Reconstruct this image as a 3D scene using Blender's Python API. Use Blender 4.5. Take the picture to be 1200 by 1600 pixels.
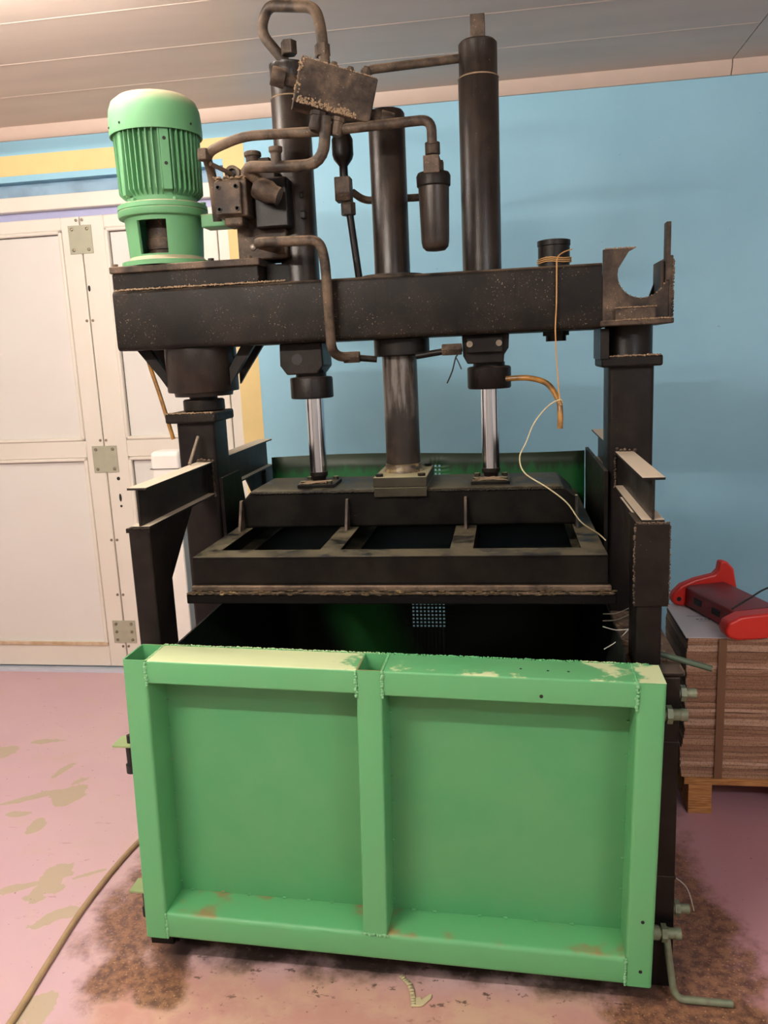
import bpy, bmesh, math, random
from mathutils import Vector, Matrix
random.seed(7)
S = bpy.context.scene
COL = S.collection
for o in list(bpy.data.objects): bpy.data.objects.remove(o)

# ------------------------------------------------------------------ camera
cam_d = bpy.data.cameras.new('camera'); cam = bpy.data.objects.new('camera', cam_d); COL.objects.link(cam)
cam_d.sensor_fit = 'HORIZONTAL'; cam_d.sensor_width = 36.0; cam_d.lens = 36.0*1270/1200
cam_d.clip_start = .02
pit, yaw, rol = math.radians(11.09), math.radians(8.85), math.radians(-2.58)
fw = Vector((-math.sin(yaw)*math.cos(pit), math.cos(yaw)*math.cos(pit), -math.sin(pit)))
rt = Vector((math.cos(yaw), math.sin(yaw), 0)); up = rt.cross(fw)
r2 = rt*math.cos(rol) + up*math.sin(rol); u2 = -rt*math.sin(rol) + up*math.cos(rol)
M = Matrix((r2, u2, -fw)).transposed().to_4x4(); M.translation = Vector((0, 0, 1.55))
cam.matrix_world = M
S.camera = cam

# ------------------------------------------------------------------ world, lights, exposure
S.view_settings.view_transform = 'Standard'; S.view_settings.look = 'None'
S.view_settings.gamma = 1.0; S.view_settings.exposure = 0.0
try: S.view_settings.use_curve_mapping = False
except Exception: pass
W = bpy.data.worlds.new('world'); S.world = W; W.use_nodes = True
bg = W.node_tree.nodes['Background']; bg.inputs[0].default_value = (.75, .85, 1, 1); bg.inputs[1].default_value = .12

def tube_lamp(label, cx, cy, cz, length, strength, color):
    """a bare fluorescent tube hung under the ceiling, out of the frame; one is added fill"""
    def mesh(name, rings, c):
        me = bpy.data.meshes.new(name); n = 12; v = []; f = []
        for r, x in rings:
            for i in range(n): v.append((cx+x, cy+r*math.cos(2*math.pi*i/n), c+r*math.sin(2*math.pi*i/n)))
        for k in range(len(rings)-1):
            for i in range(n): f.append((k*n+i, k*n+(i+1) % n, (k+1)*n+(i+1) % n, (k+1)*n+i))
        f.append(tuple(range(n))); f.append(tuple(range((len(rings)-1)*n, len(rings)*n)))
        me.from_pydata(v, [], f); o = bpy.data.objects.new(name, me); COL.objects.link(o); return o
    t = mesh('tube_lamp', [(.016, -length/2), (.016, length/2)], cz)
    m = bpy.data.materials.new('lit_tube'); m.use_nodes = True; p = m.node_tree.nodes['Principled BSDF']
    p.inputs['Base Color'].default_value = (1, 1, 1, 1); p.inputs['Emission Color'].default_value = (*color, 1); p.inputs['Emission Strength'].default_value = strength
    t.data.materials.append(m); t['label'] = label; t['category'] = 'lamp'
    return t
tube_lamp('bare fluorescent tube under the ceiling above the photographer', -1.35, .15, 2.50, 1.2, 420, (1, .92, .83))
tube_lamp('bare fluorescent tube under the ceiling left of the press', -1.6, 2.15, 2.53, 1.2, 132, (1, .93, .86))
tube_lamp('added fill tube, unseen, at the far right end of the room', 1.7, -.7, 2.50, 1.2, 230, (.92, .95, 1))  # unseen tube added to brighten the right side

# ------------------------------------------------------------------ materials
def srgb(*c):
    return tuple(((v/255)/12.92 if v/255 <= .04045 else ((v/255+.055)/1.055)**2.4) for v in c)+(1,)
class G:
    def __init__(s, name):
        s.m = bpy.data.materials.new(name); s.m.use_nodes = True; s.t = s.m.node_tree; s.n = s.t.nodes; s.l = s.t.links
        s.b = s.n['Principled BSDF']
    def node(s, typ, **kw):
        n = s.n.new(typ)
        for k, v in kw.items(): setattr(n, k, v)
        return n
    def put(s, sock, v):
        if isinstance(v, bpy.types.NodeSocket): s.l.new(v, sock)
        elif v is not None: sock.default_value = v
    def math(s, op, a, b=None, c=None, clamp=False):
        n = s.node('ShaderNodeMath', operation=op, use_clamp=clamp); s.put(n.inputs[0], a); s.put(n.inputs[1], b)
        if c is not None: s.put(n.inputs[2], c)
        return n.outputs[0]
    def pos(s):
        return s.node('ShaderNodeNewGeometry').outputs['Position']
    def obj(s):
        return s.node('ShaderNodeTexCoord').outputs['Object']
    def xyz(s, v):
        n = s.node('ShaderNodeSeparateXYZ'); s.put(n.inputs[0], v); return n.outputs
    def noise(s, vec, scale, detail=4, rough=.55):
        n = s.node('ShaderNodeTexNoise'); s.put(n.inputs['Vector'], vec); n.inputs['Scale'].default_value = scale
        n.inputs['Detail'].default_value = detail; n.inputs['Roughness'].default_value = rough; return n.outputs['Fac']
    def mapv(s, vec, scale=(1, 1, 1), loc=(0, 0, 0)):
        n = s.node('ShaderNodeMapping'); s.put(n.inputs[0], vec); n.inputs['Scale'].default_value = scale; n.inputs['Location'].default_value = loc
        return n.outputs[0]
    def ramp(s, f, a, b):      # smoothstep a..b
        n = s.node('ShaderNodeMapRange', interpolation_type='SMOOTHSTEP'); s.put(n.inputs[0], f)
        n.inputs[1].default_value = a; n.inputs[2].default_value = b; return n.outputs[0]
    def mix(s, f, a, b):
        n = s.node('ShaderNodeMix', data_type='RGBA'); s.put(n.inputs[0], f); s.put(n.inputs[6], a); s.put(n.inputs[7], b); return n.outputs[2]
    def upz(s):
        return s.xyz(s.node('ShaderNodeNewGeometry').outputs['Normal'])[2]
    def done(s, col, rough=.5, metal=0, bump=None, bs=.2, spec=None, bd=.002):
        s.put(s.b.inputs['Base Color'], col); s.put(s.b.inputs['Roughness'], rough); s.put(s.b.inputs['Metallic'], metal)
        if spec is not None: s.put(s.b.inputs['Specular IOR Level'], spec)
        if bump is not None:
            n = s.node('ShaderNodeBump'); n.inputs['Strength'].default_value = bs; n.inputs['Distance'].default_value = bd
            s.put(n.inputs['Height'], bump); s.l.new(n.outputs[0], s.b.inputs['Normal'])
        return s.m

def black_mat(name, base, dust, top=.9, speck=.62, rough=.42, general=.25, spec=.2, drips=0, cover=0):
    g = G(name); p = g.pos()
    n1 = g.noise(p, 9, 5); n2 = g.noise(p, 240, 3, .6); n3 = g.noise(p, 420, 2); n4 = g.noise(p, 28, 4, .65)
    c = g.mix(g.math('MULTIPLY', g.ramp(g.math('ADD', g.math('MULTIPLY', n1, .6), g.math('MULTIPLY', n4, .4)), .38, .66), general), base, dust)
    if drips:
        z = g.xyz(p)[2]
        dn = g.noise(g.mapv(p, (60, 60, 1.5)), 1.6, 3); dm = g.math('MULTIPLY', g.ramp(dn, .56, .62), g.ramp(g.noise(p, 4, 2), .48, .6))
        c = g.mix(g.math('MULTIPLY', dm, drips), c, srgb(10, 9, 8))
        c = g.mix(g.math('MULTIPLY', g.ramp(g.noise(p, 5, 3), .5, .7), .08), c, dust)
    spk = g.math('MULTIPLY', g.ramp(n2, speck, speck+.05), g.ramp(n1, .42, .62))
    c = g.mix(g.math('MULTIPLY', spk, .7), c, srgb(188, 170, 146))
    t = g.math('MULTIPLY', g.ramp(g.upz(), .45, .95), g.ramp(g.math('ADD', g.math('MULTIPLY', n4, .5), g.math('ADD', g.math('MULTIPLY', n3, .2), g.math('MULTIPLY', n1, .6))), .5-cover, .72-cover))
    t = g.math('MULTIPLY', t, top)
    c = g.mix(t, c, dust)
    r = g.math('ADD', g.math('MULTIPLY', t, .45), g.math('ADD', g.math('MULTIPLY', n4, .3), rough-.12))
    return g.done(c, r, 0, g.math('ADD', n2, g.math('MULTIPLY', n3, .5)), .25, spec, .0015)

BLK = black_mat('black_gloss_paint', srgb(18, 15, 14), srgb(92, 80, 68), .75, .72, .38, .08)
BEAM = black_mat('dusty_black_paint', srgb(14, 12, 11), srgb(96, 82, 68), .95, .655, .48, .09, .18, .85)
DUSTY = black_mat('dusty_brown_metal', srgb(38, 31, 26), srgb(132, 112, 93), 1.0, .64, .55, .5, .25)
TUBE = black_mat('brown_black_cylinder_paint', srgb(26, 21, 18), srgb(74, 60, 49), .9, .70, .32, .32, .38, .5)
ARM = black_mat('black_arm_paint', srgb(20, 17, 16), srgb(208, 194, 172), 1.0, .76, .40, .04, cover=.2)
PLAT = black_mat('oily_black_steel', srgb(9, 8, 8), srgb(112, 105, 84), .62, .78, .40, .04, .14)
PIPE = black_mat('dusty_pipe_paint', srgb(40, 33, 28), srgb(142, 121, 100), 1.0, .66, .5, .5, .25)

def green_mat(name, base, dust, topdust=.0, patchy=.5, rough=.38, dirty=0, lo=.5):
    g = G(name); p = g.pos(); n1 = g.noise(p, 5, 4); n2 = g.noise(p, 60, 4); n3 = g.noise(p, 2.3, 3)
    c = g.mix(g.math('MULTIPLY', g.ramp(n1, .3, .7), .3), base, srgb(108, 160, 112))
    if topdust:
        t = g.math('MULTIPLY', g.ramp(g.upz(), lo, .95), g.ramp(g.math('ADD', g.noise(p, 4.2, 3, .5), g.math('ADD', g.math('MULTIPLY', n2, .16), g.math('MULTIPLY', g.math('SUBTRACT', 1.0, g.ramp(g.xyz(p)[0], -.50, -.36)), .16))), patchy, patchy+.05))
        c = g.mix(g.math('MULTIPLY', t, topdust), c, dust)
    if dirty:
        z = g.xyz(g.obj())[2]
        t = g.math('MULTIPLY', g.ramp(g.upz(), .5, .95), g.ramp(g.math('ADD', n1, g.math('MULTIPLY', g.noise(p, 14, 4), .5)), .78, .92))
        c = g.mix(g.math('MULTIPLY', t, dirty), c, srgb(150, 112, 72))
    return g.done(c, g.math('ADD', rough, g.math('MULTIPLY', n1, .2)), 0, n2, .08)
GRN = green_mat('green_gate_paint', srgb(88, 166, 110), srgb(214, 222, 172), .0, dirty=.75)
GRNTOP = green_mat('green_gate_paint_dusted_top', srgb(88, 166, 110), srgb(216, 224, 176), .85, .56)
GRNIN = green_mat('deep_green_panel_paint', srgb(74, 150, 98), srgb(200, 210, 160), 0)
MOT = green_mat('green_motor_paint', srgb(92, 150, 104), srgb(176, 158, 132), .9, .50, .5, lo=.1)

# tank inside: green paint under black grime
g = G('grimy_green_sheet'); p = g.pos(); X, Y, Z = g.xyz(p)
n1 = g.noise(p, 3.0, 4); n2 = g.noise(g.mapv(p, (14, 14, 1.2)), 3, 4); n3 = g.noise(p, 40, 4)
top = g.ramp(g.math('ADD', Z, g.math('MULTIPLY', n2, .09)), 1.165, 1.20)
# a cleaner green streak, brightened in the paint as if lit
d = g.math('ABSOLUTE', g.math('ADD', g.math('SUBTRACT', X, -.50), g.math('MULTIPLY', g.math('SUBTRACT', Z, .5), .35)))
clean_lit = g.math('SUBTRACT', 1.0, g.ramp(g.math('ADD', d, g.math('MULTIPLY', n1, .12)), .08, .26))
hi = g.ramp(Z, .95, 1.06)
clean_lit = g.math('MAXIMUM', g.math('MULTIPLY', clean_lit, .8), hi)
c = g.mix(clean_lit, srgb(13, 20, 15), g.mix(g.ramp(Z, .9, 1.0), srgb(60, 160, 76), srgb(30, 100, 50)))  # lower green painted brighter in place of missing light
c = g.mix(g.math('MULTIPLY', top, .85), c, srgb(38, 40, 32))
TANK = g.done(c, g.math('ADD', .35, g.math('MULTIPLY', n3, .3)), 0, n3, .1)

def plain(name, col, rough=.5, metal=0, var=.12, scale=12, bump=.05, col2=None):
    g = G(name); p = g.pos(); n = g.noise(p, scale, 4)
    c2 = col2 or tuple(x*.6 for x in col[:3])+(1,)
    c = g.mix(g.math('MULTIPLY', g.ramp(n, .3, .75), var), col, c2)
    return g.done(c, rough, metal, n, bump)
CHROME = plain('chrome_rod', (.80, .84, .92, 1), .17, 1, .1)
SHADEBLK = plain('shade_black_plate', srgb(7, 6, 6), .75, 0, .3); SHADEBLK.node_tree.nodes['Principled BSDF'].inputs['Specular IOR Level'].default_value = .12  # flat black carrying the shade inside the platen openings
STEEL = plain('worn_steel', srgb(130, 122, 112), .45, .8, .5, 60, .2)
g = G('oil_smeared_rod'); p = g.pos(); n = g.noise(g.mapv(p, (9, 9, 1)), 7, 5, .65); n_ = g.noise(p, 14, 4)
m_ = g.math('MULTIPLY', g.ramp(n, .42, .66), g.ramp(g.math('ADD', g.xyz(p)[2], g.math('MULTIPLY', n_, .12)), 1.40, 1.46))
DIRTYROD = g.done(g.mix(m_, g.mix(g.ramp(n_, .4, .7), srgb(30, 25, 21), srgb(62, 52, 42)), srgb(118, 114, 110)), .35, g.math('MULTIPLY', m_, .6), n_, .1)
DARK = plain('dark_rubber', srgb(22, 20, 20), .6)
SCREW = plain('zinc_screw', srgb(140, 128, 112), .4, .6)
CREAMDUST = plain('sawdust_caked', srgb(150, 128, 102), .95, 0, .6, 90, .6)
g = G('golden_grease_gunk'); p = g.pos(); n = g.noise(g.mapv(p, (.5, 1, 1)), 60, 4); n_ = g.noise(p, 5, 3)
c = g.mix(g.math('MULTIPLY', g.ramp(n, .5, .6), g.ramp(n_, .42, .6)), g.mix(g.ramp(n, .3, .55), srgb(20, 17, 12), srgb(84, 68, 44)), srgb(186, 164, 108)); GUNK = g.done(c, .45, 0, n, .8)
LIME = black_mat('olive_block_paint', srgb(44, 41, 32), srgb(156, 150, 118), 1.0, .72, .45, .06, .2, cover=.15)
WHITE = plain('white_door_aluminium', srgb(230, 224, 212), .42, 0, .12, 4, .02, srgb(205, 190, 170))
WHITEP = plain('white_door_panel', srgb(226, 224, 218), .35, 0, .12, 3, .02, srgb(205, 196, 190))
PLATE = plain('grey_green_plate', srgb(178, 178, 156), .5, .2, .25, 20, .05)
GASKET = plain('grey_gasket', srgb(88, 84, 80), .8)
RUSTY = plain('brown_stained_sill', srgb(190, 160, 122), .8, 0, .6, 20, .1, srgb(226, 214, 196))
LAV = plain('lavender_gap_daylight', srgb(176, 178, 214), .5)
LBLUE = plain('light_blue_lintel_paint', srgb(150, 182, 204), .6, 0, .4, 8, .05, srgb(70, 90, 110))
YEL = plain('yellow_wall_paint', srgb(232, 208, 146), .7, 0, .15)
TUBEY = plain('amber_plastic_hose', srgb(168, 120, 52), .3, 0, .9, 26, .05, srgb(52, 40, 28))
STRING = plain('tan_string', srgb(196, 152, 96), .9)
STRINGP = plain('pale_string', srgb(200, 190, 150), .9)
WIRE = plain('white_wire', srgb(214, 212, 204), .4)
HOSE = plain('tan_rubber_cable', srgb(176, 150, 112), .6, 0, .4, 20)
TABG = plain('olive_green_tab_paint', srgb(150, 172, 118), .5, 0, .3)
GREYG = plain('grey_green_bolt_paint', srgb(120, 132, 108), .5, .2, .5, 50, .3, srgb(96, 84, 72))
RED = plain('bright_red_plastic', srgb(206, 42, 32), .35, 0, .1)
REDM = plain('dark_red_painted_metal', srgb(138, 34, 38), .45, 0, .5, 14, .05, srgb(70, 34, 32))
PAPER = plain('printed_paper', srgb(206, 200, 204), .75, 0, .1)
INK = plain('grey_ink', srgb(110, 104, 120), .8)
TAPE = plain('brown_packing_tape', srgb(116, 84, 58), .4)
SWITCH = plain('white_switch_plastic', srgb(236, 230, 222), .4)

def card(name, a, b):
    g = G(name); p = g.pos()
    n = g.noise(g.mapv(p, (.25, .25, 18)), 22, 5, .7); f = g.noise(g.mapv(p, (1, 1, .6)), 260, 2)
    c = g.mix(g.ramp(n, .35, .68), a, b)
    c = g.mix(g.math('MULTIPLY', g.ramp(f, .52, .6), .35), c, srgb(70, 48, 38))
    return g.done(c, .85, 0, f, .5)
CARD = [card('cardboard_a', srgb(182, 146, 120), srgb(152, 116, 92)), card('cardboard_b', srgb(204, 174, 150), srgb(172, 136, 112)), card('cardboard_c', srgb(160, 122, 96), srgb(128, 94, 72))]
g = G('pine_pallet_wood'); p = g.pos(); n = g.noise(g.mapv(p, (3, 3, 40)), 6, 5)
WOOD = g.done(g.mix(g.ramp(n, .3, .7), srgb(196, 144, 86), srgb(150, 98, 50)), .75, 0, n, .2)

# floor: pink paint, worn patches, oily dirt round the press, some shade painted in
g = G('pink_painted_floor'); p = g.pos(); X, Y, Z = g.xyz(p)
n0 = g.noise(p, 1.1, 4); n1 = g.noise(p, 7, 5, .6); n2 = g.noise(p, 38, 5, .65); n3 = g.noise(p, 160, 3); np_ = g.noise(p, 16, 3, .5)
c = g.mix(g.ramp(n0, .35, .7), srgb(208, 174, 184), srgb(214, 184, 186))
c = g.mix(g.math('MULTIPLY', g.ramp(n1, .5, .75), .35), c, srgb(208, 184, 160))
def ell(cx, cy, rx, ry, ang=0):
    dx = g.math('SUBTRACT', X, cx); dy = g.math('SUBTRACT', Y, cy); ca, sa = math.cos(ang), math.sin(ang)
    a = g.math('DIVIDE', g.math('ADD', g.math('MULTIPLY', dx, ca), g.math('MULTIPLY', dy, sa)), rx)
    b = g.math('DIVIDE', g.math('SUBTRACT', g.math('MULTIPLY', dy, ca), g.math('MULTIPLY', dx, sa)), ry)
    d = g.math('SQRT', g.math('ADD', g.math('MULTIPLY', a, a), g.math('MULTIPLY', b, b)))
    d = g.math('ADD', d, g.math('ADD', g.math('MULTIPLY', g.math('SUBTRACT', n1, .5), 2.2), g.math('MULTIPLY', g.math('SUBTRACT', np_, .5), 2.0)))
    return g.math('SUBTRACT', 1.0, g.ramp(d, .88, 1.0))
msk = None
for e in ((-1.62, 2.55, .05, .10), (-1.74, 2.52, .10, .018, .6), (-1.74, 2.70, .02, .085, -.2), (-1.41, 2.05, .05, .10, .1), (-1.48, 2.02, .09, .02, .5), (-1.30, 1.91, .07, .03, .6),
          (-1.75, 2.40, .05, .02), (-1.63, 2.33, .03, .05), (-1.95, 2.94, .07, .022, .2), (-1.17, 1.58, .05, .05), (-2.1, 2.84, .06, .05), (-1.30, 2.10, .06, .012, .6)):
    m = ell(*e); msk = m if msk is None else g.math('MAXIMUM', msk, m)
c = g.mix(g.math('MULTIPLY', msk, .8), c, srgb(184, 172, 140))
c = g.mix(g.math('MULTIPLY', g.ramp(g.math('ADD', X, g.math('MULTIPLY', n1, .3)), .35, .75), .6), c, srgb(184, 120, 132))  # deeper pink to the right: partly cleaner paint, partly the press's shade
# bare, dirtier concrete where people stand in front of the gate
fr = g.math('SUBTRACT', 1.0, g.ramp(g.math('ADD', Y, g.math('MULTIPLY', n1, .2)), 1.78, 1.95))
fr = g.math('MULTIPLY', fr, g.ramp(g.math('ADD', X, g.math('MULTIPLY', n1, .25)), -1.0, -.85))
c = g.mix(g.math('MULTIPLY', fr, .8), c, g.mix(g.ramp(n1, .35, .65), srgb(204, 168, 138), srgb(190, 138, 124)))
def boxd(cx, cy, hx, hy):
    ax = g.math('MAXIMUM', g.math('SUBTRACT', g.math('ABSOLUTE', g.math('SUBTRACT', X, cx)), hx), 0.0)
    ay = g.math('MAXIMUM', g.math('SUBTRACT', g.math('ABSOLUTE', g.math('SUBTRACT', Y, cy)), hy), 0.0)
    return g.math('SQRT', g.math('ADD', g.math('MULTIPLY', ax, ax), g.math('MULTIPLY', ay, ay)))
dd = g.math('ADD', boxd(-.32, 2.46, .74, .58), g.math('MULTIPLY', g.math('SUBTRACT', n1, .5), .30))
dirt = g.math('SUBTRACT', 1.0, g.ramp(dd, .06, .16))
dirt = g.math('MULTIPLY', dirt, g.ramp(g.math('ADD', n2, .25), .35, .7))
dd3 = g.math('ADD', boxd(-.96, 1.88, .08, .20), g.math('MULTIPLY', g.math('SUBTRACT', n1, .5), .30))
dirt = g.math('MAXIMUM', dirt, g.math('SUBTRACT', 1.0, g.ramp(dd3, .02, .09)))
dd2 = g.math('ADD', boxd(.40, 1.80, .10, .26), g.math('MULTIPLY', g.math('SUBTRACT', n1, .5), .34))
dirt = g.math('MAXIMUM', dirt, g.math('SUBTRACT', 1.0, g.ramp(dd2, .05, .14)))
dirt_shade_col = g.mix(g.ramp(n2, .38, .62), srgb(84, 54, 38), srgb(142, 102, 72))
dirt_shade_col = g.mix(g.ramp(n3, .6, .68), dirt_shade_col, srgb(190, 150, 104))
dirt_shade_col = g.mix(g.math('SUBTRACT', 1.0, g.ramp(g.math('ADD', boxd(-.30, 2.35, .60, .56), g.math('MULTIPLY', g.math('SUBTRACT', n1, .5), .2)), -.02, .10)), dirt_shade_col, srgb(40, 28, 22))  # dirt blackened under the press to paint in the shade there
c = g.mix(g.math('MULTIPLY', dirt, .92), c, dirt_shade_col)
oil = g.math('MULTIPLY', g.ramp(g.noise(g.mapv(p, (1, 1.6, 1)), 19, 6, .72), .59, .65), g.math('SUBTRACT', 1.0, g.ramp(boxd(-.25, 2.0, .62, .30), .0, .12)))
c = g.mix(g.math('MULTIPLY', oil, .8), c, srgb(62, 44, 32))
scuff = g.math('MULTIPLY', g.ramp(g.noise(g.mapv(p, (1, 2.5, 1)), 9, 6, .7), .62, .70), .5)
c = g.mix(scuff, c, srgb(170, 120, 112))
c = g.mix(g.math('MULTIPLY', g.ramp(g.noise(p, 75, 2), .71, .74), .7), c, srgb(90, 66, 60))
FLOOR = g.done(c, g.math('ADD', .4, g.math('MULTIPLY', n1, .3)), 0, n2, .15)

g = G('blue_painted_wall'); p = g.pos(); X, Y, Z = g.xyz(p)
n1 = g.noise(p, 2.2, 4); n2 = g.noise(p, 30, 4)
c = g.mix(g.ramp(n1, .3, .75), srgb(154, 206, 228), srgb(146, 199, 222))
c = g.mix(g.math('MULTIPLY', g.ramp(g.noise(g.mapv(p, (1, 1, 2)), 16, 4, .7), .70, .74), .4), c, srgb(88, 116, 136))
WALL = g.done(c, .55, 0, n2, .12)
g = G('white_pvc_ceiling'); p = g.pos(); n1 = g.noise(g.mapv(p, (.4, 2, 1)), 3, 3)
CEIL = g.done(g.mix(g.ramp(n1, .3, .7), srgb(208, 190, 176), srgb(198, 180, 166)), .4)
CEILT = plain('cream_cornice', srgb(206, 184, 168), .5)

# ------------------------------------------------------------------ geometry helpers
def R(a): return math.radians(a)
class MB:
    def __init__(s): s.bm = bmesh.new()
    def _x(s, vs, m):
        if m is not None: bmesh.ops.transform(s.bm, matrix=m, verts=vs)
    def box(s, x0, x1, y0, y1, z0, z1, m=None):
        P = [(x0, y0, z0), (x1, y0, z0), (x1, y1, z0), (x0, y1, z0), (x0, y0, z1), (x1, y0, z1), (x1, y1, z1), (x0, y1, z1)]
        v = [s.bm.verts.new(p) for p in P]
        for f in ((0, 3, 2, 1), (4, 5, 6, 7), (0, 1, 5, 4), (1, 2, 6, 5), (2, 3, 7, 6), (3, 0, 4, 7)): s.bm.faces.new([v[i] for i in f])
        s._x(v, m); return s
    def lathe(s, prof, c=(0, 0, 0), n=32, axis='z', caps=True, m=None):
        rings = []; allv = []
        for r, h in prof:
            ring = []
            for i in range(n):
                a = 2*math.pi*i/n; x, y = r*math.cos(a), r*math.sin(a)
                q = {'z': (x, y, h), 'x': (h, x, y), 'y': (y, h, x)}[axis]
                ring.append(s.bm.verts.new((q[0]+c[0], q[1]+c[1], q[2]+c[2])))
            rings.append(ring); allv += ring
        for a, b in zip(rings, rings[1:]):
            for i in range(n):
                j = (i+1) % n; f = s.bm.faces.new((a[i], a[j], b[j], b[i])); f.smooth = True
        if caps:
            s.bm.faces.new(list(reversed(rings[0]))); s.bm.faces.new(rings[-1])
        s._x(allv, m); return s
    def cyl(s, r, a, b, c=(0, 0, 0), n=32, axis='z', m=None): return s.lathe([(r, a), (r, b)], c, n, axis, True, m)
    def prism(s, pts, d0, d1, plane='xz', m=None, smooth=False):
        f = {'xz': lambda p, d: (p[0], d, p[1]), 'xy': lambda p, d: (p[0], p[1], d), 'yz': lambda p, d: (d, p[0], p[1])}[plane]
        a = [s.bm.verts.new(f(p, d0)) for p in pts]; b = [s.bm.verts.new(f(p, d1)) for p in pts]; n = len(pts)
        s.bm.faces.new(a); s.bm.faces.new(list(reversed(b)))
        for i in range(n):
            j = (i+1) % n; q = s.bm.faces.new((a[j], a[i], b[i], b[j])); q.smooth = smooth
        s._x(a+b, m); return s
    def ring(s, out, inn, d0, d1, plane='xy', m=None):   # hollow profile
        f = {'xz': lambda p, d: (p[0], d, p[1]), 'xy': lambda p, d: (p[0], p[1], d), 'yz': lambda p, d: (d, p[0], p[1])}[plane]
        n = len(out); V = [[s.bm.verts.new(f(p, d)) for p in pr] for pr, d in ((out, d0), (out, d1), (inn, d1), (inn, d0))]
        for k in range(4):
            A, B = V[k], V[(k+1) % 4]
            for i in range(n):
                j = (i+1) % n; s.bm.faces.new((A[i], A[j], B[j], B[i]))
        s._x(sum(V, []), m); return s
    def tube(s, pts, r, n=12, smooth=True, jitter=0):
        P = [Vector(p) for p in pts]; rings = []; prev = None
        for i, p in enumerate(P):
            t = (P[min(i+1, len(P)-1)]-P[max(i-1, 0)]).normalized()
            if prev is None:
                a = Vector((0, 0, 1)) if abs(t.z) < .9 else Vector((1, 0, 0)); nx = t.cross(a).normalized()
            else: nx = (prev - t*prev.dot(t)).normalized()
            ny = t.cross(nx); prev = nx; rr = r[i] if isinstance(r, (list, tuple)) else r
            rr += random.uniform(-jitter, jitter)
            rings.append([s.bm.verts.new(p+nx*rr*math.cos(2*math.pi*k/n)+ny*rr*math.sin(2*math.pi*k/n)) for k in range(n)])
        for a, b in zip(rings, rings[1:]):
            for i in range(n):
                j = (i+1) % n; f = s.bm.faces.new((a[i], a[j], b[j], b[i])); f.smooth = smooth
        s.bm.faces.new(list(reversed(rings[0]))); s.bm.faces.new(rings[-1]); return s
    def blob(s, c, r, sq=(1, 1, 1)):
        m = Matrix.Translation(Vector(c)) @ Matrix.Diagonal((sq[0], sq[1], sq[2], 1))
        q = bmesh.ops.create_icosphere(s.bm, subdivisions=1, radius=r, matrix=m)
        for v in q['verts']:
            for f in v.link_faces: f.smooth = True
        return s
    def weld(s, a, b, r=.004, n=None):
        a, b = Vector(a), Vector(b); n = n or max(4, int((b-a).length/(r*1.3)))
        for i in range(n+1):
            p = a.lerp(b, i/n)+Vector([random.uniform(-1, 1)*r*.35 for _ in range(3)])
            s.blob(p, r*random.uniform(.7, 1.2))
        return s
    def build(s, name, mat, parent=None, bevel=0, seg=2, origin=None, smooth=False, label=None):
        me = bpy.data.meshes.new(name)
        bmesh.ops.recalc_face_normals(s.bm, faces=s.bm.faces)
        if origin is not None: bmesh.ops.translate(s.bm, verts=s.bm.verts, vec=-Vector(origin))
        if smooth:
            for f in s.bm.faces: f.smooth = True
        s.bm.to_mesh(me); s.bm.free(); me.set_sharp_from_angle(angle=math.radians(38))
        o = bpy.data.objects.new(name, me); COL.objects.link(o); me.materials.append(mat)
        if origin is not None: o.location = origin
        if parent is not None:
            o.parent = parent
            # geometry is written in world coordinates unless the parent asks for local ones
            if not parent.get('_local') and origin is None: o.matrix_parent_inverse = offs(parent)
            elif not parent.get('_local'): o.matrix_parent_inverse = offs(parent)
            if parent.get('_local'): o['_local'] = 1
        if bevel:
            md = o.modifiers.new('bevel', 'BEVEL'); md.width = bevel; md.segments = seg; md.limit_method = 'ANGLE'; md.angle_limit = R(40)
            md.harden_normals = False
        if label: o['label'] = label
        return o
WELDG = None
def welds(name, mat, parent, runs):
    for a, b, r in runs:
        MB().weld(a, b, r).build(name, mat, parent)
def wmat(o):
    m = Matrix.LocRotScale(o.location, o.rotation_euler, o.scale)
    return (wmat(o.parent) @ o.matrix_parent_inverse @ m) if o.parent else m
def offs(parent): return wmat(parent).inverted()
def tag(o, label, cat, group=None):
    o['label'] = label; o['category'] = cat
    if group: o['group'] = group
    return o
def thing(name, label, cat, loc=(0, 0, 0), rot=(0, 0, 0), group=None, local=False):
    o = bpy.data.objects.new(name, None); COL.objects.link(o); o.location = loc; o.rotation_euler = rot; o.empty_display_size = .05
    if local: o['_local'] = 1
    return tag(o, label, cat, group)
def struct(o): o['kind'] = 'structure'; return o
def fillet(pts, rad, n=5):
    P = [Vector(p) for p in pts]; out = [P[0]]
    for i in range(1, len(P)-1):
        a, b, c = P[i-1], P[i], P[i+1]; u = (a-b); v = (c-b)
        r = min(rad, u.length*.48, v.length*.48); p0 = b+u.normalized()*r; p2 = b+v.normalized()*r
        for k in range(n+1):
            t = k/n; out.append(p0*(1-t)**2+b*2*t*(1-t)+p2*t*t)
    out.append(P[-1]); return out
def smooth_path(pts, n=8):
    P = [Vector(p) for p in pts]; out = []
    for i in range(len(P)-1):
        p0, p1, p2, p3 = P[max(i-1, 0)], P[i], P[i+1], P[min(i+2, len(P)-1)]
        for k in range(n):
            t = k/n; out.append(.5*((2*p1)+(-p0+p2)*t+(2*p0-5*p1+4*p2-p3)*t*t+(-p0+3*p1-3*p2+p3)*t**3))
    out.append(P[-1]); return out
def rrect(x0, x1, y0, y1, r, n=4):
    o = []
    for cx, cy, a0 in ((x1-r, y1-r, 0), (x0+r, y1-r, 90), (x0+r, y0+r, 180), (x1-r, y0+r, 270)):
        for k in range(n+1):
            a = R(a0+90*k/n); o.append((cx+r*math.cos(a), cy+r*math.sin(a)))
    return o
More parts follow.
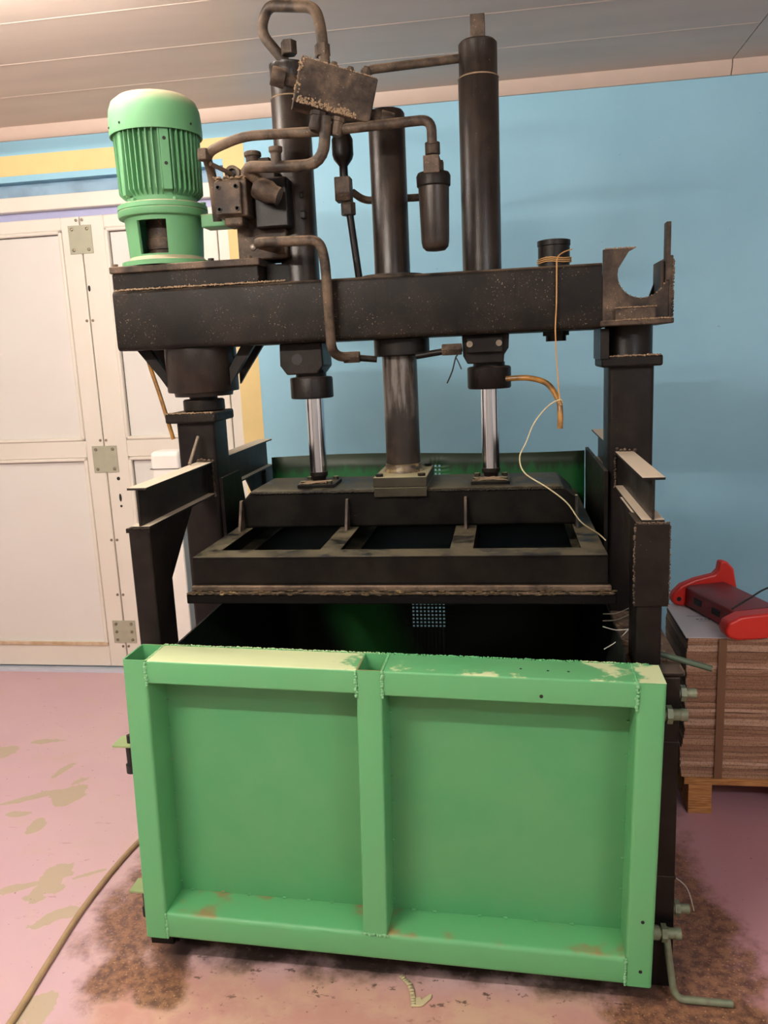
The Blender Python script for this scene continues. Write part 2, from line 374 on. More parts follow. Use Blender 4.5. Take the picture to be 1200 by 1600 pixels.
def hexbolt(mb, c, r, h, axis='z', n=6):
    return mb.lathe([(r, 0), (r, h)], c, n, axis)

# ------------------------------------------------------------------ the room
YW = 3.71
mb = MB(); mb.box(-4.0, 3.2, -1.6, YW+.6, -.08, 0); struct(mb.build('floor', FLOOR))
mb = MB(); mb.box(-4.0, .9045, -1.6, YW+.2, 2.630, 2.70); mb.box(.9075, 3.2, -1.6, YW+.2, 2.630, 2.70); mb.box(-4, 3.2, -1.6, YW+.2, 2.69, 2.72)
y = 3.30
while y > -1.5:                      # faint raised joints between the pvc strips
    mb.prism([(y-.004, 2.6301), (y, 2.6285), (y+.004, 2.6301)], -4.0, .9, 'yz'); y -= .33
struct(mb.build('ceiling', CEIL))
mb = MB(); mb.prism([(YW, 2.577), (YW-.012, 2.577), (YW-.028, 2.600), (YW-.032, 2.631), (YW, 2.631)], -4, .905, 'yz'); struct(mb.build('trim_1', CEILT))
mb = MB(); mb.prism([(YW, 2.577), (YW-.012, 2.577), (YW-.028, 2.600), (YW-.032, 2.631), (YW, 2.631)], .909, 3.2, 'yz'); struct(mb.build('trim_2', CEILT))
# back wall with the door opening (x < -1.231, z < 2.372)
mb = MB(); mb.box(-1.231, 3.2, YW, YW+.18, 0, 2.64); mb.box(-4.0, -1.231, YW, YW+.18, 2.40, 2.64); struct(mb.build('wall_back', WALL))
mb = MB(); mb.box(-1.233, -1.133, YW-.0015, YW+.001, 0, 2.515); mb.box(-4.0, -1.1331, YW-.002, YW+.001, 2.427, 2.515); struct(mb.build('trim_3', YEL))
mb = MB(); mb.box(-4.0, -1.231, YW+.055, YW+.18, 2.372, 2.40); mb.box(-4.0, -1.231, YW+.025, YW+.16, 2.336, 2.378); struct(mb.build('trim_4', LBLUE))
mb = MB(); mb.box(-4.0, -3.9, -1.6, YW, 0, 2.64); struct(mb.build('wall_left', WHITEP))
mb = MB(); mb.box(3.1, 3.2, -1.6, YW, 0, 2.64); struct(mb.build('wall_right', WHITEP))
mb = MB(); mb.box(-4, 3.2, -1.7, -1.6, 0, 2.64); struct(mb.build('wall_front', plain('grey_rear_wall_paint', srgb(150, 148, 142), .8)))
# door frame and two leaves; face just behind the wall plane
YD = YW+.02
mb = MB(); mb.box(-4, -1.231, YD-.012, YD+.06, 2.271, 2.336); mb.box(-1.285, -1.231, YD-.012, YD+.06, 0, 2.29); struct(mb.build('trim_5', WHITE, bevel=.004))
mb = MB(); mb.box(-4, -1.28, YD+.03, YD+.05, 2.225, 2.275); struct(mb.build('gap_daylight_top', LAV))  # daylight in the gap above the door, painted as a lavender strip
mb = MB(); mb.box(-4, -1.231, YD-.05, YD+.05, 0, .012); struct(mb.build('gap_daylight_bottom', plain('pale_gap_daylight', srgb(214, 222, 236), .3, .2)))  # daylight under the door, painted as a pale strip

def leaf(name, x0, x1, inner, outer):
    """x0..x1 leaf, inner..outer panel opening"""
    d = bpy.data.objects.new(name, None); COL.objects.link(d); struct(d); d.location = ((x0+x1)/2, YD, 0)
    f = MB()
    f.box(x0, inner, YD-.01, YD+.04, .02, 2.232); f.box(outer, x1, YD-.01, YD+.04, .02, 2.232)
    for z0, z1 in ((.02, .135), (1.105, 1.19), (2.175, 2.232)): f.box(inner, outer, YD-.01, YD+.04, z0, z1)
    f.build('stile_frame', WHITE, d, bevel=.005)
    b = MB()       # rounded glazing beads
    for z0, z1 in ((.135, 1.105), (1.19, 2.175)):
        b.box(inner, inner+.018, YD-.016, YD+.02, z0, z1); b.box(outer-.018, outer, YD-.016, YD+.02, z0, z1)
        b.box(inner, outer, YD-.016, YD+.02, z1-.016, z1); b.box(inner, outer, YD-.016, YD+.02, z0, z0+.016)
    b.build('glazing_bead', WHITE, d, bevel=.006, seg=3)
    gk = MB()
    for z0, z1 in ((.151, 1.089), (1.206, 2.159)):
        gk.box(inner+.018, outer-.018, YD+.005, YD+.012, z1-.004, z1); gk.box(inner+.018, inner+.021, YD+.005, YD+.012, z0, z1)
    gk.build('gasket', GASKET, d)
    for z0, z1 in ((.15, 1.09), (1.205, 2.16)):
        q = MB(); q.box(inner+.015, outer-.015, YD+.008, YD+.03, z0, z1); q.build('panel', WHITEP, d)
    q = MB(); q.box(inner, outer, YD-.018, YD-.008, .133, .152); q.build('stained_sill', RUSTY, d, bevel=.003, label='brown-stained bottom bead')
    return d
dl = leaf('door_1', -3.6, -1.9525, -3.4, -2.044)
dr = leaf('door_2', -1.9475, -1.29, -1.832, -1.40)
for (x0, x1, z0, z1, rows) in ((-2.008, -1.893, 2.065, 2.192, 2), (-2.012, -1.884, 1.032, 1.163, 2), (-2.009, -1.887, .150, .268, 3)):
    q = MB(); q.box(x0, x1, YD-.015, YD-.010, z0, z1); pl = q.build('joining_plate', PLATE, dl, bevel=.001, label='grey-green square steel plate')
    for i in range(rows):
        for xx in (x0+.02, x1-.02):
            zz = z0+.017+(z1-z0-.034)*i/(rows-1); s_ = MB(); s_.lathe([(.008, 0), (.007, -.004), (.002, -.006)], (xx, YD-.015, zz), 10, 'y'); s_.build('screw', SCREW, pl)
for z in (2.215, 1.76, 1.19, .69, .405, .13):
    for dx, dd_ in ((-.015, dl), (.015, dr)):
        s_ = MB(); s_.lathe([(.007, 0), (.006, -.004), (.002, -.005)], (-1.95+dx, YD-.010, z), 10, 'y'); s_.build('screw', SCREW, dd_)
for z, rx, rz in ((1.0, .008, .009), (.905, .006, .02), (.862, .006, .006), (1.907, .006, .014)):
    s_ = MB(); s_.lathe([(1, 0), (1, .004)], (0, 0, 0), 14, 'y', m=Matrix.Translation((-1.892 if z < 1.5 else -1.935, YD-.0125, z)) @ Matrix.Diagonal((rx, 1, rz, 1)))
    s_.build('lock_hole', DARK, dr)
# white box on the door behind the left column
t = thing('wall_box', 'small white plastic electrical box on the door behind the left column', 'electrical box', (-1.30, 3.0, 1.0))
mb = MB(); mb.box(-1.36, -1.24, 2.94, 3.04, 1.03, 1.215); mb.build('housing', SWITCH, t, bevel=.018, seg=4)
mb = MB(); mb.box(-1.362, -1.238, 2.938, 3.042, 1.147, 1.150); mb.build('lid_seam', GASKET, t)
mb = MB(); mb.box(-1.34, -1.26, 2.95, 3.03, 0, 1.04); mb.build('post', SWITCH, t, bevel=.006)

# ------------------------------------------------------------------ press frame
YC = 2.38
press = thing('hydraulic_press', 'tall black dusty steel press frame with crossbeam and two columns behind the green gate', 'press', (-.285, YC, 0))
mb = MB(); mb.ring(rrect(2.26, 2.50, 1.587, 1.755, .014), rrect(2.27, 2.49, 1.597, 1.745, .01), -1.108, .252, 'yz')
mb.box(-1.106, -1.100, 2.268, 2.492, 1.594, 1.748); mb.box(.244, .250, 2.268, 2.492, 1.594, 1.748)
mb.build('crossbeam', BEAM, press)
welds('sawdust_line', CREAMDUST, press, [((-1.10, 2.262, 1.757), (-.60, 2.262, 1.757), .0030)])
# oil reservoir box on the beam
mb = MB(); mb.box(-1.106, -.674, 2.264, 2.50, 1.757, 1.802); mb.box(-.672, -.60, 2.33, 2.50, 1.757, 1.81); mb.build('reservoir', BEAM, press, bevel=.004)
mb = MB(); mb.box(-1.11, -.668, 2.258, 2.51, 1.803, 1.822); lid = mb.build('reservoir_lid', DUSTY, press, bevel=.003)
for x, y in ((-1.095, 2.27), (-.70, 2.27), (-1.095, 2.49), (-.70, 2.49), (-.81, 2.27)):
    mb = MB(); hexbolt(mb, (x, y, 1.822), .009, .007); mb.build('bolt', DUSTY, lid)
# columns
for sx, (x0, x1) in (('l', (-.980, -.862)), ('r', (.277, .399))):
    zt = 1.385 if sx == 'l' else 1.50
    mb = MB(); mb.ring(rrect(x0, x1, 2.32, 2.445, .014), rrect(x0+.008, x1-.008, 2.328, 2.437, .008), 0, zt, 'xy'); mb.build('column', BLK, press)
    mb = MB(); zt2 = 1.40 if sx == 'l' else 1.513
    mb.box(x0-.022, x1+.017, 2.295, 2.465, zt2-.03, zt2); fl = mb.build('column_flange', BEAM, press, bevel=.006)
    mb = MB(); mb.weld((x0-.02, 2.294, zt2), (x1+.01, 2.294, zt2), .003); mb.build('dust_edge', CREAMDUST, fl)
# left telescopic sleeve
mb = MB(); mb.lathe([(.056, 1.40), (.062, 1.405), (.062, 1.432), (.058, 1.436), (.042, 1.437), (.042, 1.452)], (-.908, YC, 0), 40); mb.build('neck_collar', BLK, press)
mb = MB(); mb.lathe([(.086, 1.446), (.088, 1.458), (.104, 1.459), (.106, 1.463), (.106, 1.587)], (-.905, YC, 0), 48); mb.build('column_sleeve', TUBE, press)
for pts in ([(-1.085, 1.587), (-1.045, 1.587), (-1.00, 1.520), (-1.00, 1.472), (-1.022, 1.505)], [(-.725, 1.587), (-.765, 1.587), (-.805, 1.525), (-.805, 1.475), (-.785, 1.505)]):
    for ya, yb in ((YC-.045, YC-.025), (YC+.045, YC+.06)):
        mb = MB(); mb.prism(pts, ya, yb); mb.build('sleeve_brace', BLK, press, bevel=.001)
# right neck
mb = MB(); mb.lathe([(.060, 1.50), (.066, 1.513), (.064, 1.52), (.064, 1.60)], (.337, YC, 0), 40); mb.build('column_neck', BLK, press)
mb = MB(); mb.box(.252, .275, 2.29, 2.47, 1.505, 1.587); mb.build('neck_bracket', BLK, press, bevel=.002)
# saddle bracket at the beam's right end
def saddle_pts(zt):
    pts = [(.253, 1.605), (.428, 1.605), (.428, 1.70)]
    cx, cz, r = .352, 1.722, .062
    for k in range(0, 15):
        a = R(-5 - k*14.5); 
        if k > 13: break
        pts.append((cx+r*math.cos(a)*(1.0), cz+r*math.sin(a)))
    pts += [(.318, zt-.008), (.335, zt), (.253, zt)]
    return pts
mb = MB(); mb.prism(saddle_pts(1.786), 2.255, 2.267); mb.build('saddle_plate', DUSTY, press, bevel=.0012)
mb = MB(); mb.prism([(.253, 1.605), (.42, 1.605), (.42, 1.715), (.40, 1.66), (.37, 1.655), (.345, 1.672), (.27, 1.745), (.253, 1.74)], 2.47, 2.482); mb.build('saddle_plate', BLK, press, bevel=.001)
mb = MB(); mb.box(.409, .421, 2.25, 2.285, 1.70, 1.845); mb.box(.418, .428, 2.25, 2.49, 1.60, 1.762); mb.box(.398, .408, 2.26, 2.285, 1.66, 1.75); mb.build('saddle_post', DUSTY, press, bevel=.002)
mb = MB(); mb.box(.247, .430, 2.235, 2.49, 1.592, 1.606); mb.box(.283, .385, 2.236, 2.252, 1.606, 1.636); mb.build('saddle_base', DUSTY, press, bevel=.003)
welds('sawdust_line', CREAMDUST, press, [((.26, 2.253, 1.787), (.333, 2.253, 1.787), .0025), ((.285, 2.234, 1.606), (.425, 2.234, 1.606), .0026), ((.283, 2.234, 1.637), (.385, 2.234, 1.637), .002)])
welds('weld_bead', DUSTY, press, [((.428, 2.249, 1.61), (.428, 2.249, 1.75), .0035)])
mb = MB()
for k in range(12):
    a = R(-15-k*13); mb.blob((.352+.062*math.cos(a), 2.254, 1.722+.062*math.sin(a)), .0025)
mb.build('sawdust_line', CREAMDUST, press)
# side arms (I-beams) and outer posts
def ibeam(xc, y0, y1, zt=1.252, h=.102, w=.05):
    m = MB(); m.box(xc-w/2, xc+w/2, y0, y1, zt-.006, zt); m.box(xc-w/2, xc+w/2, y0, y1, zt-h, zt-h+.006); m.box(xc-.003, xc+.003, y0+.0005, y1, zt-h+.003, zt-.003); return m
for xc in (-.898, .321):
    ibeam(xc, 1.85, 2.32).build('arm', ARM, press, bevel=.001); ibeam(xc, 2.445, 2.95).build('arm', ARM, press, bevel=.001)
    welds('weld_bead', DUSTY, press, [((xc-.024, 2.316, 1.15), (xc-.024, 2.316, 1.25), .004), ((xc+.024, 2.316, 1.15), (xc+.024, 2.316, 1.25), .004), ((xc-.02, 2.315, 1.256), (xc+.025, 2.312, 1.256), .007)])
for x0, x1, cw in ((-.932, -.876, -.872), (.287, .345, .356)):
    for y0, y1 in ((1.85, 1.965), (2.85, 2.95)):
        m = MB(); m.ring(rrect(x0, x1, y0, y1, .007), rrect(x0+.005, x1-.005, y0+.005, y1-.005, .004), 0, 1.149, 'xy'); m.box(x0-.003, x1+.003, y0-.003, y1, 1.140, 1.150); m.build('post', BLK, press)
    g0 = 1.965; xm = (x0+x1)/2+.01
    m = MB(); m.prism([(1.955, 1.15), (2.17, 1.15), (1.965, .97), (1.955, .97)], x0+.004 if x0 > 0 else xm, (x0+.011) if x0 > 0 else xm+.007, 'yz'); m.build('gusset', ARM if x0 > 0 else BLK, press)
    m = MB(); m.prism([(2.855, 1.15), (2.66, 1.15), (2.845, .97), (2.855, .97)], xm, xm+.007, 'yz'); m.build('gusset', BLK, press)
mb = MB(); mb.box(.280, .357, 1.843, 1.85, .955, 1.147); cp = mb.build('post_cap_plate', BLK, press, bevel=.001)
welds('weld_bead', DUSTY, cp, [((.281, 1.845, .96), (.281, 1.845, 1.14), .0032), ((.357, 1.846, .96), (.357, 1.846, 1.14), .0032), ((.285, 1.845, 1.149), (.355, 1.845, 1.149), .003)])
mb = MB(); mb.weld((-.932, 1.848, 1.150), (-.876, 1.848, 1.150), .004); mb.build('weld_bead', BLK, press)
mb = MB(); mb.tube([(-.915, 2.24, 1.256), (-.905, 2.30, 1.33)], .005, 8); mb.build('welded_pin', SCREW, press)
# inner guide plates beside the chamber
mb = MB(); mb.prism([(2.33, .80), (2.86, .80), (2.86, .98), (2.56, 1.0), (2.50, 1.20), (2.33, 1.20)], -.862, -.852, 'yz'); mb.build('guide_plate', BLK, press)
mb = MB(); mb.box(.266, .276, 2.30, 2.86, .80, 1.20); mb.build('guide_plate', BLK, press)
# port cap on the beam and nut under it
mb = MB(); mb.lathe([(.043, 1.755), (.043, 1.815), (.045, 1.817), (.045, 1.83), (.038, 1.832)], (.135, YC, 0), 32); mb.build('filler_cap', BLK, press)
mb = MB(); mb.cyl(.028, 1.56, 1.59, (.14, YC, 0)); mb.lathe([(.036, 1.575), (.036, 1.588)], (.14, YC, 0), 6); mb.build('drain_nut', BLK, press)

# ------------------------------------------------------------------ chamber
tank = thing('baling_chamber', 'open black and green sheet-steel pressing chamber below the platen, behind the green gate', 'steel box', (-.285, 2.36, 0))
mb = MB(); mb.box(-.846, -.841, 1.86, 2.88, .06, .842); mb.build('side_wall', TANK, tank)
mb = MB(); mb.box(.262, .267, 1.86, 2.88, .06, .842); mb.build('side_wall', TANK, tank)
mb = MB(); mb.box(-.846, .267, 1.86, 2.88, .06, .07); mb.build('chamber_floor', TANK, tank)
# rear wall with a slightly wavy top and two perforated patches
bm = MB(); B = bm.bm
def grid(xs, zs, holes, y):
    V = {}
    def v(i, j, d):
        k = (i, j, d)
        if k not in V:
            zz = zs[j]
            if j == len(zs)-1: zz += .006*math.sin((xs[i]+.85)*5.6/1.1*1.0)
            V[k] = B.verts.new((xs[i], y+d*.003, zz))
        return V[k]
    for i in range(len(xs)-1):
        for j in range(len(zs)-1):
            if (i, j) in holes: continue
            B.faces.new((v(i, j, 0), v(i+1, j, 0), v(i+1, j+1, 0), v(i, j+1, 0)))
xs = [-.857]+[-.8+.05*k for k in range(9)]; zs = [.06, .30]
hx0, n_x, pit_x = -.358, 9, .0142
for k in range(n_x): xs += [hx0+k*pit_x, hx0+k*pit_x+.0075]
xs += [-.2+.06*k for k in range(8)]+[.265]
hz0, n_z = .540, 7
for k in range(n_z): zs += [hz0+k*.0142, hz0+k*.0142+.0075]
zs += [.8, 1.0]; z2 = len(zs)
for k in range(4): zs += [1.098+k*.0142, 1.098+k*.0142+.0075]
zs += [1.19]
xs = sorted(set(round(x, 5) for x in xs)); holes = set()
for k in range(n_x):
    i = xs.index(round(hx0+k*pit_x, 5))
    for q in range(n_z): holes.add((i, 2+2*q))
    if k > 5:
        for q in range(4): holes.add((i, z2+2*q))
grid(xs, zs, holes, 2.88)
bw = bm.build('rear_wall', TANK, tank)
md = bw.modifiers.new('solid', 'SOLIDIFY'); md.thickness = .003
# outer frame members
mb = MB(); mb.box(.30, .378, 1.80, 1.85, 0, .80); mb.box(.30, .385, 1.80, 1.86, .805, .812); mb.box(.30, .380, 1.797, 1.86, .640, .646); mb.box(.30, .380, 1.797, 1.86, .295, .301); mb.build('corner_post', BLK, tank, bevel=.001)
mb = MB(); mb.box(-.978, -.915, 1.826, 1.849, 0, .10); mb.box(-.955, -.915, 1.835, 1.849, 0, .78); mb.box(-.93, -.905, 1.84, 1.849, 0, .78); mb.build('corner_post', BLK, tank, bevel=.001)
mb = MB(); mb.box(.268, .40, 1.852, 2.30, .785, .795); mb.box(.268, .274, 1.852, 2.3, .70, .79); mb.build('side_ledge', DUSTY, tank, bevel=.002)
mb = MB(); mb.box(-.93, .35, 1.86, 1.90, .0, .06); mb.build('bottom_rail', BLK, tank)
mb = MB()
for _ in range(60): mb.blob((random.uniform(.275, .39), random.uniform(1.88, 2.2), .796), random.uniform(.003, .009), (1, 1, .4))
mb.build('sawdust', CREAMDUST, tank)
# clamping bolts at the right of the gate
for z in (.752, .195):
    mb = MB(); mb.cyl(.0135, .31, .385, (0, 1.83, z), 16, 'x'); mb.cyl(.019, .385, .397, (0, 1.83, z), 6, 'x'); mb.cyl(.011, .397, .42, (0, 1.83, z), 12, 'x'); mb.build('clamp_bolt', GREYG, tank)
    mb = MB(); mb.cyl(.017, .325, .340, (0, 1.775, z-.028), 16, 'x'); mb.cyl(.013, .34, .375, (0, 1.775, z-.028), 12, 'x'); mb.cyl(.021, .345, .357, (0, 1.775, z-.028), 6, 'x'); mb.cyl(.014, .375, .39, (0, 1.775, z-.028), 12, 'x'); mb.build('clamp_nut', GREYG, tank)
for z in (.594, .176):
    mb = MB(); mb.box(-1.012, -.925, 1.80, 1.855, z-.006, z); tb = mb.build('hinge_tab', TABG, tank, bevel=.001)
    mb = MB(); mb.cyl(.011, z-.075, z-.006, (-.974, 1.82, 0), 16); mb.cyl(.015, z-.082, z-.06, (-.974, 1.82, 0), 16); mb.cyl(.008, z, z+.02, (-.972, 1.82, 0), 12); mb.build('hinge_pin', DARK, tb)
for i, (a, b_) in enumerate((((.23, 2.0, .885), (.297, 2.0, .902)), ((.23, 2.0, .867), (.297, 2.0, .885)), ((.23, 2.0, .852), (.296, 2.0, .846)), ((.234, 2.0, .792), (.294, 2.0, .846)))):
    mid = ((a[0]+b_[0])/2, 2.0, (a[2]+b_[2])/2-.006)
    mb = MB(); mb.tube(smooth_path([a, mid, b_], 5), .0013, 6)
    tag(mb.build('bale_wire', WIRE), ('uppermost', 'second from the top', 'third from the top', 'lowest, steeply slanting')[i]+' of the short white wires beside the right front post', 'wire', 'white wires beside the right post')
# the two upper green rods left leaning behind the gate's right corner
mb = MB(); mb.tube([(.30, 1.9, .835), (.46, 1.86, .800)], .007, 10); tag(mb.build('lever_rod', plain('dark_green_rod', srgb(64, 82, 66), .5)), 'thin dark green lever rod poking out behind the right top corner of the gate', 'rod')

# ------------------------------------------------------------------ gate
gate = thing('press_gate', 'big bright green welded tube gate with two recessed panels closing the front of the press', 'gate', (-.302, 1.71, .468), (0, R(1.4), R(-.9)), local=True)
H, HB = .376, -.376
D = .108
mb = MB(); mb.ring(rrect(-.624, -.564, 0, D, .008), rrect(-.620, -.568, .004, D-.004, .005), HB, H); mb.build('left_post', GRN, gate)
mb = MB(); mb.ring(rrect(-.055, .005, 0, D, .005), rrect(-.051, .001, .004, D-.004, .003), HB+.073, H); mb.build('middle_post', GRN, gate)
mb = MB(); mb.prism(rrect(.563, .624, 0, D, .008), HB, H-.002, 'xy'); mb.build('right_post', GRN, gate)
mb = MB(); mb.prism(rrect(0, D, H-.058, H, .005), -.564, -.055, 'yz'); mb.build('top_rail', GRNTOP, gate)
mb = MB(); mb.prism(rrect(0, D, H-.060, H, .005), .005, .563, 'yz'); mb.build('top_rail', GRNTOP, gate)
mb = MB(); mb.box(.5625, .6235, .001, D-.001, H-.002, H); mb.build('post_cap', GRNTOP, gate, bevel=.001)
mb = MB(); mb.prism(rrect(0, D, HB, HB+.073, .012), -.564, .563, 'yz'); mb.build('bottom_rail', GRN, gate)
for a, b_ in ((-.564, -.055), (.005, .563)):
    mb = MB(); mb.box(a, b_, D-.008, D, HB+.07, H-.05); mb.build('panel', GRNIN, gate)
    for k in range(8):
        for x in (a+.002, b_-.002): MB().blob((x, D-.011, -.27+k*.085+random.uniform(-.01, .01)), .004, (1.3, 1, .8)).build('tack_weld', GRN, gate)
    for k in range(6): MB().blob((a+.05+k*.075+random.uniform(-.02, .02), D-.012, HB+.076), .004, (1.6, 1, .8)).build('tack_weld', GRN, gate)
WELDG = green_mat('green_painted_weld', srgb(128, 190, 140), srgb(214, 222, 172), 0, rough=.25)  # paler green stands for light on the bead facets, and dust
welds('weld_bead', WELDG, gate, [((x, -.001, H-.004), (x, -.001, H-.062), .0048) for x in (-.565, -.056, .006, .563)] +
      [((-.055, -.0005, HB+.072), (.005, -.0005, HB+.072), .0035), ((-.564, -.0005, HB+.004), (-.564, -.0005, HB+.07), .0038), ((.563, -.0005, HB+.004), (.563, -.0005, HB+.07), .0038)])
welds('weld_bead', GRNTOP, gate, [((.006, 0, H), (.006, D, H), .0025), ((.5625, 0, H), (.5625, D, H), .0025), ((-.563, 0, H), (-.563, D, H), .0025), ((-.56, D, H), (.6, D, H), .003)])
mb = MB()
for x, z in ((.597, -.205), (.597, -.335), (.36, H-.042)): mb.lathe([(.0042, -.0008), (.0042, .001)], (x, 0, z), 14, 'y')
for x, y in ((.315, .05), (.375, .045), (.42, .045)): mb.cyl(.003, H-.0003, H+.0006, (x, y, 0), 12)
mb.build('drilled_hole', DARK, gate)

# ------------------------------------------------------------------ platen
plat = thing('platen', 'black oily platen frame hanging over the chamber, golden grease along its lower front edge', 'press plate', (-.285, YC, .937))
mb = MB()
def channel_x(m, x0, x1, yo, yi):     # web at yo, flanges towards yi
    a, b_ = sorted((yo, yi)); m.box(x0, x1, a, b_, 1.052, 1.058); m.box(x0, x1, a, b_, .984, .990); w = .006 if yi > yo else -.006; c0, c1 = sorted((yo, yo+w)); m.box(x0, x1, c0, c1, .987, 1.055)
channel_x(mb, -.80, .232, 1.92, 1.995); mb.build('channel', PLAT, plat, bevel=.001)
mb = MB(); channel_x(mb, -.80, .232, 2.84, 2.765); mb.build('channel', PLAT, plat, bevel=.001)
for x0, x1 in ((-.7995, -.748), (-.483, -.428), (-.147, -.088), (.176, .2315)):
    mb = MB(); mb.box(x0, x1, 1.994, 2.766, 1.0515, 1.0575); mb.box(x0, x1, 1.994, 2.766, .984, .99); xw = x0 if x0 < -.3 else x1-.006; mb.box(xw, xw+.006, 1.994, 2.766, .987, 1.055); mb.build('rib', PLAT, plat, bevel=.001)
mb = MB(); mb.box(-.822, .253, 1.912, 2.86, .937, .962); mb.build('press_plate', SHADEBLK, plat, bevel=.003)
mb = MB(); mb.box(-.805, .24, 1.908, 1.925, .972, .984); mb.box(-.812, .246, 1.909, 1.925, .962, .968); mb.build('edge_strip', DUSTY, plat, bevel=.002)
mb = MB()
for k in range(420):
    x = random.uniform(-.815, .25); mb.blob((x, 1.909+random.uniform(-.003, .006), .968+random.uniform(-.006, .006)), random.uniform(.0015, .0042), (2.2, 1, .7))
mb.build('grease_build_up', GUNK, plat, label='golden brown grease caked on the edge')
mb = MB(); mb.prism([(-.745, 1.168), (.148, 1.168), (.190, 1.128), (.192, 1.058), (-.785, 1.058), (-.780, 1.128)], 2.265, 2.52); mb.build('box_girder', PLAT, plat, bevel=.006)
mb = MB(); mb.weld((-.745, 2.262, 1.160), (.148, 2.262, 1.160), .003); mb.build('weld_bead', PLAT, plat)
for x, t_ in ((-.772, -.012), (-.457, -.004), (-.118, -.002), (.186, .012)):
    mb = MB(); mb.prism([(2.264, 1.142), (2.264, 1.058), (2.215, 1.058), (2.25, 1.142)], x-.0035, x+.0035, 'yz'); mb.build('gusset', DUSTY if x < 0 else ARM, plat)
# centre block
mb = MB(); mb.box(-.377, -.226, 2.252, 2.48, 1.146, 1.173); mb.box(-.378, -.225, 2.250, 2.483, 1.1745, 1.203); cb = mb.build('centre_block', LIME, plat, bevel=.002, label='square clamp block with a pale dusty top')
for x in (-.362, -.241):
    for y in (2.268, 2.468):
        mb = MB(); hexbolt(mb, (x, y, 1.203), .011, .008); mb.build('bolt', BLK, cb)
for xc in (-.558, -.049):
    mb = MB(); mb.box(xc-.055, xc+.055, 2.30, 2.42, 1.168, 1.178); rp = mb.build('rod_foot', PLAT, plat, bevel=.001)
    for a in (-.04, .04):
        for b_ in (2.315, 2.405):
            mb = MB(); hexbolt(mb, (xc+a, b_, 1.178), .009, .009); mb.build('bolt', LIME, rp)
    mb = MB(); 
    for _ in range(26): mb.tube([(xc+random.uniform(-.05, .05), random.uniform(2.30, 2.34), 1.181), (xc+random.uniform(-.05, .05), random.uniform(2.3, 2.34), 1.186)], .0012, 5)
    mb.build('wood_splinter', CREAMDUST, rp)

# ------------------------------------------------------------------ cylinders
def bolt_pair(xs, y, z, parent):
    for x in xs:
        m = MB(); m.lathe([(.0085, 0), (.0085, -.008), (.004, -.008), (.004, -.004)], (x, y, z), 16, 'y'); m.build('bolt', SCREW, parent)
# left
c1 = thing('hydraulic_cylinder', 'left black hydraulic cylinder rising from the crossbeam, curved pipe on its top', 'hydraulic cylinder', (-.582, YC, 1.185), group='hydraulic cylinders through the crossbeam')
xc = -.582
mb = MB(); mb.lathe([(.054, 1.60), (.054, 2.250), (.0515, 2.254), (.0515, 2.328), (.053, 2.330), (.053, 2.338), (.046, 2.340)], (xc, YC, 0), 48); mb.build('barrel', TUBE, c1)
mb = MB(); mb.lathe([(.054, 2.249), (.0552, 2.2505), (.0535, 2.253)], (xc, YC, 0), 48, caps=False); mb.build('dust_edge', CREAMDUST, c1)
mb = MB(); mb.prism([(xc-.062, 1.587), (xc+.062, 1.587), (xc+.064, 1.520), (xc+.045, 1.498), (xc-.045, 1.498), (xc-.064, 1.525)], 2.318, 2.442); gl = mb.build('gland_block', BLK, c1, bevel=.004)
mb = MB(); mb.lathe([(.016, 0), (.016, .004)], (xc-.012, 2.3165, 1.541), 18, 'y'); mb.build('port', DARK, gl)
mb = MB(); mb.lathe([(.045, 1.50), (.045, 1.490), (.061, 1.488), (.063, 1.484), (.063, 1.430), (.060, 1.427), (.03, 1.427)], (xc+.012, YC, 0), 40); mb.build('gland_nut', BLK, c1)
mb = MB(); mb.cyl(.0255, 1.205, 1.43, (xc+.018, YC, 0), 40); mb.build('piston_rod', CHROME, c1, label='polished chrome rod')
mb = MB(); mb.lathe([(.020, 1.178), (.022, 1.19), (.027, 1.195), (.027, 1.206), (.024, 1.208)], (xc+.018, YC, 0), 24); mb.build('rod_eye', BLK, c1)
# right
c3 = thing('hydraulic_cylinder', 'right and tallest black hydraulic cylinder, square lug on its top', 'hydraulic cylinder', (-.06, YC, 1.185), group='hydraulic cylinders through the crossbeam')
xc = -.062
mb = MB(); mb.lathe([(.054, 1.60), (.054, 2.258), (.0515, 2.262), (.0515, 2.343), (.046, 2.349)], (xc, YC, 0), 48); mb.build('barrel', TUBE, c3)
mb = MB(); mb.lathe([(.054, 2.257), (.0552, 2.2585), (.0535, 2.261)], (xc, YC, 0), 48, caps=False); mb.build('dust_edge', CREAMDUST, c3)
mb = MB(); mb.box(xc-.018, xc+.02, YC-.02, YC+.02, 2.347, 2.412); mb.build('lug', DUSTY, c3, bevel=.002)
mb = MB(); mb.prism([(xc-.058, 1.587), (xc+.072, 1.587), (xc+.070, 1.548), (xc+.058, 1.530), (xc+.056, 1.508), (xc-.044, 1.508), (xc-.056, 1.53)], 2.318, 2.442); gl = mb.build('gland_block', BLK, c3, bevel=.003)
mb = MB(); mb.box(xc-.044, xc+.054, 2.30, 2.318, 1.538, 1.580); pl = mb.build('clamp_plate', BLK, gl, bevel=.002)
for x in (xc-.036, xc+.044):
    m = MB(); m.lathe([(.0085, 0), (.0085, -.008), (.004, -.008), (.004, -.004)], (x, 2.30, 1.562), 16, 'y'); m.build('bolt', SCREW, gl, label='bright hex-socket bolt')
mb = MB(); mb.lathe([(.045, 1.51), (.045, 1.500), (.058, 1.498), (.062, 1.494), (.062, 1.440), (.059, 1.436), (.03, 1.436)], (xc+.014, YC, 0), 40); mb.build('gland_nut', BLK, c3)
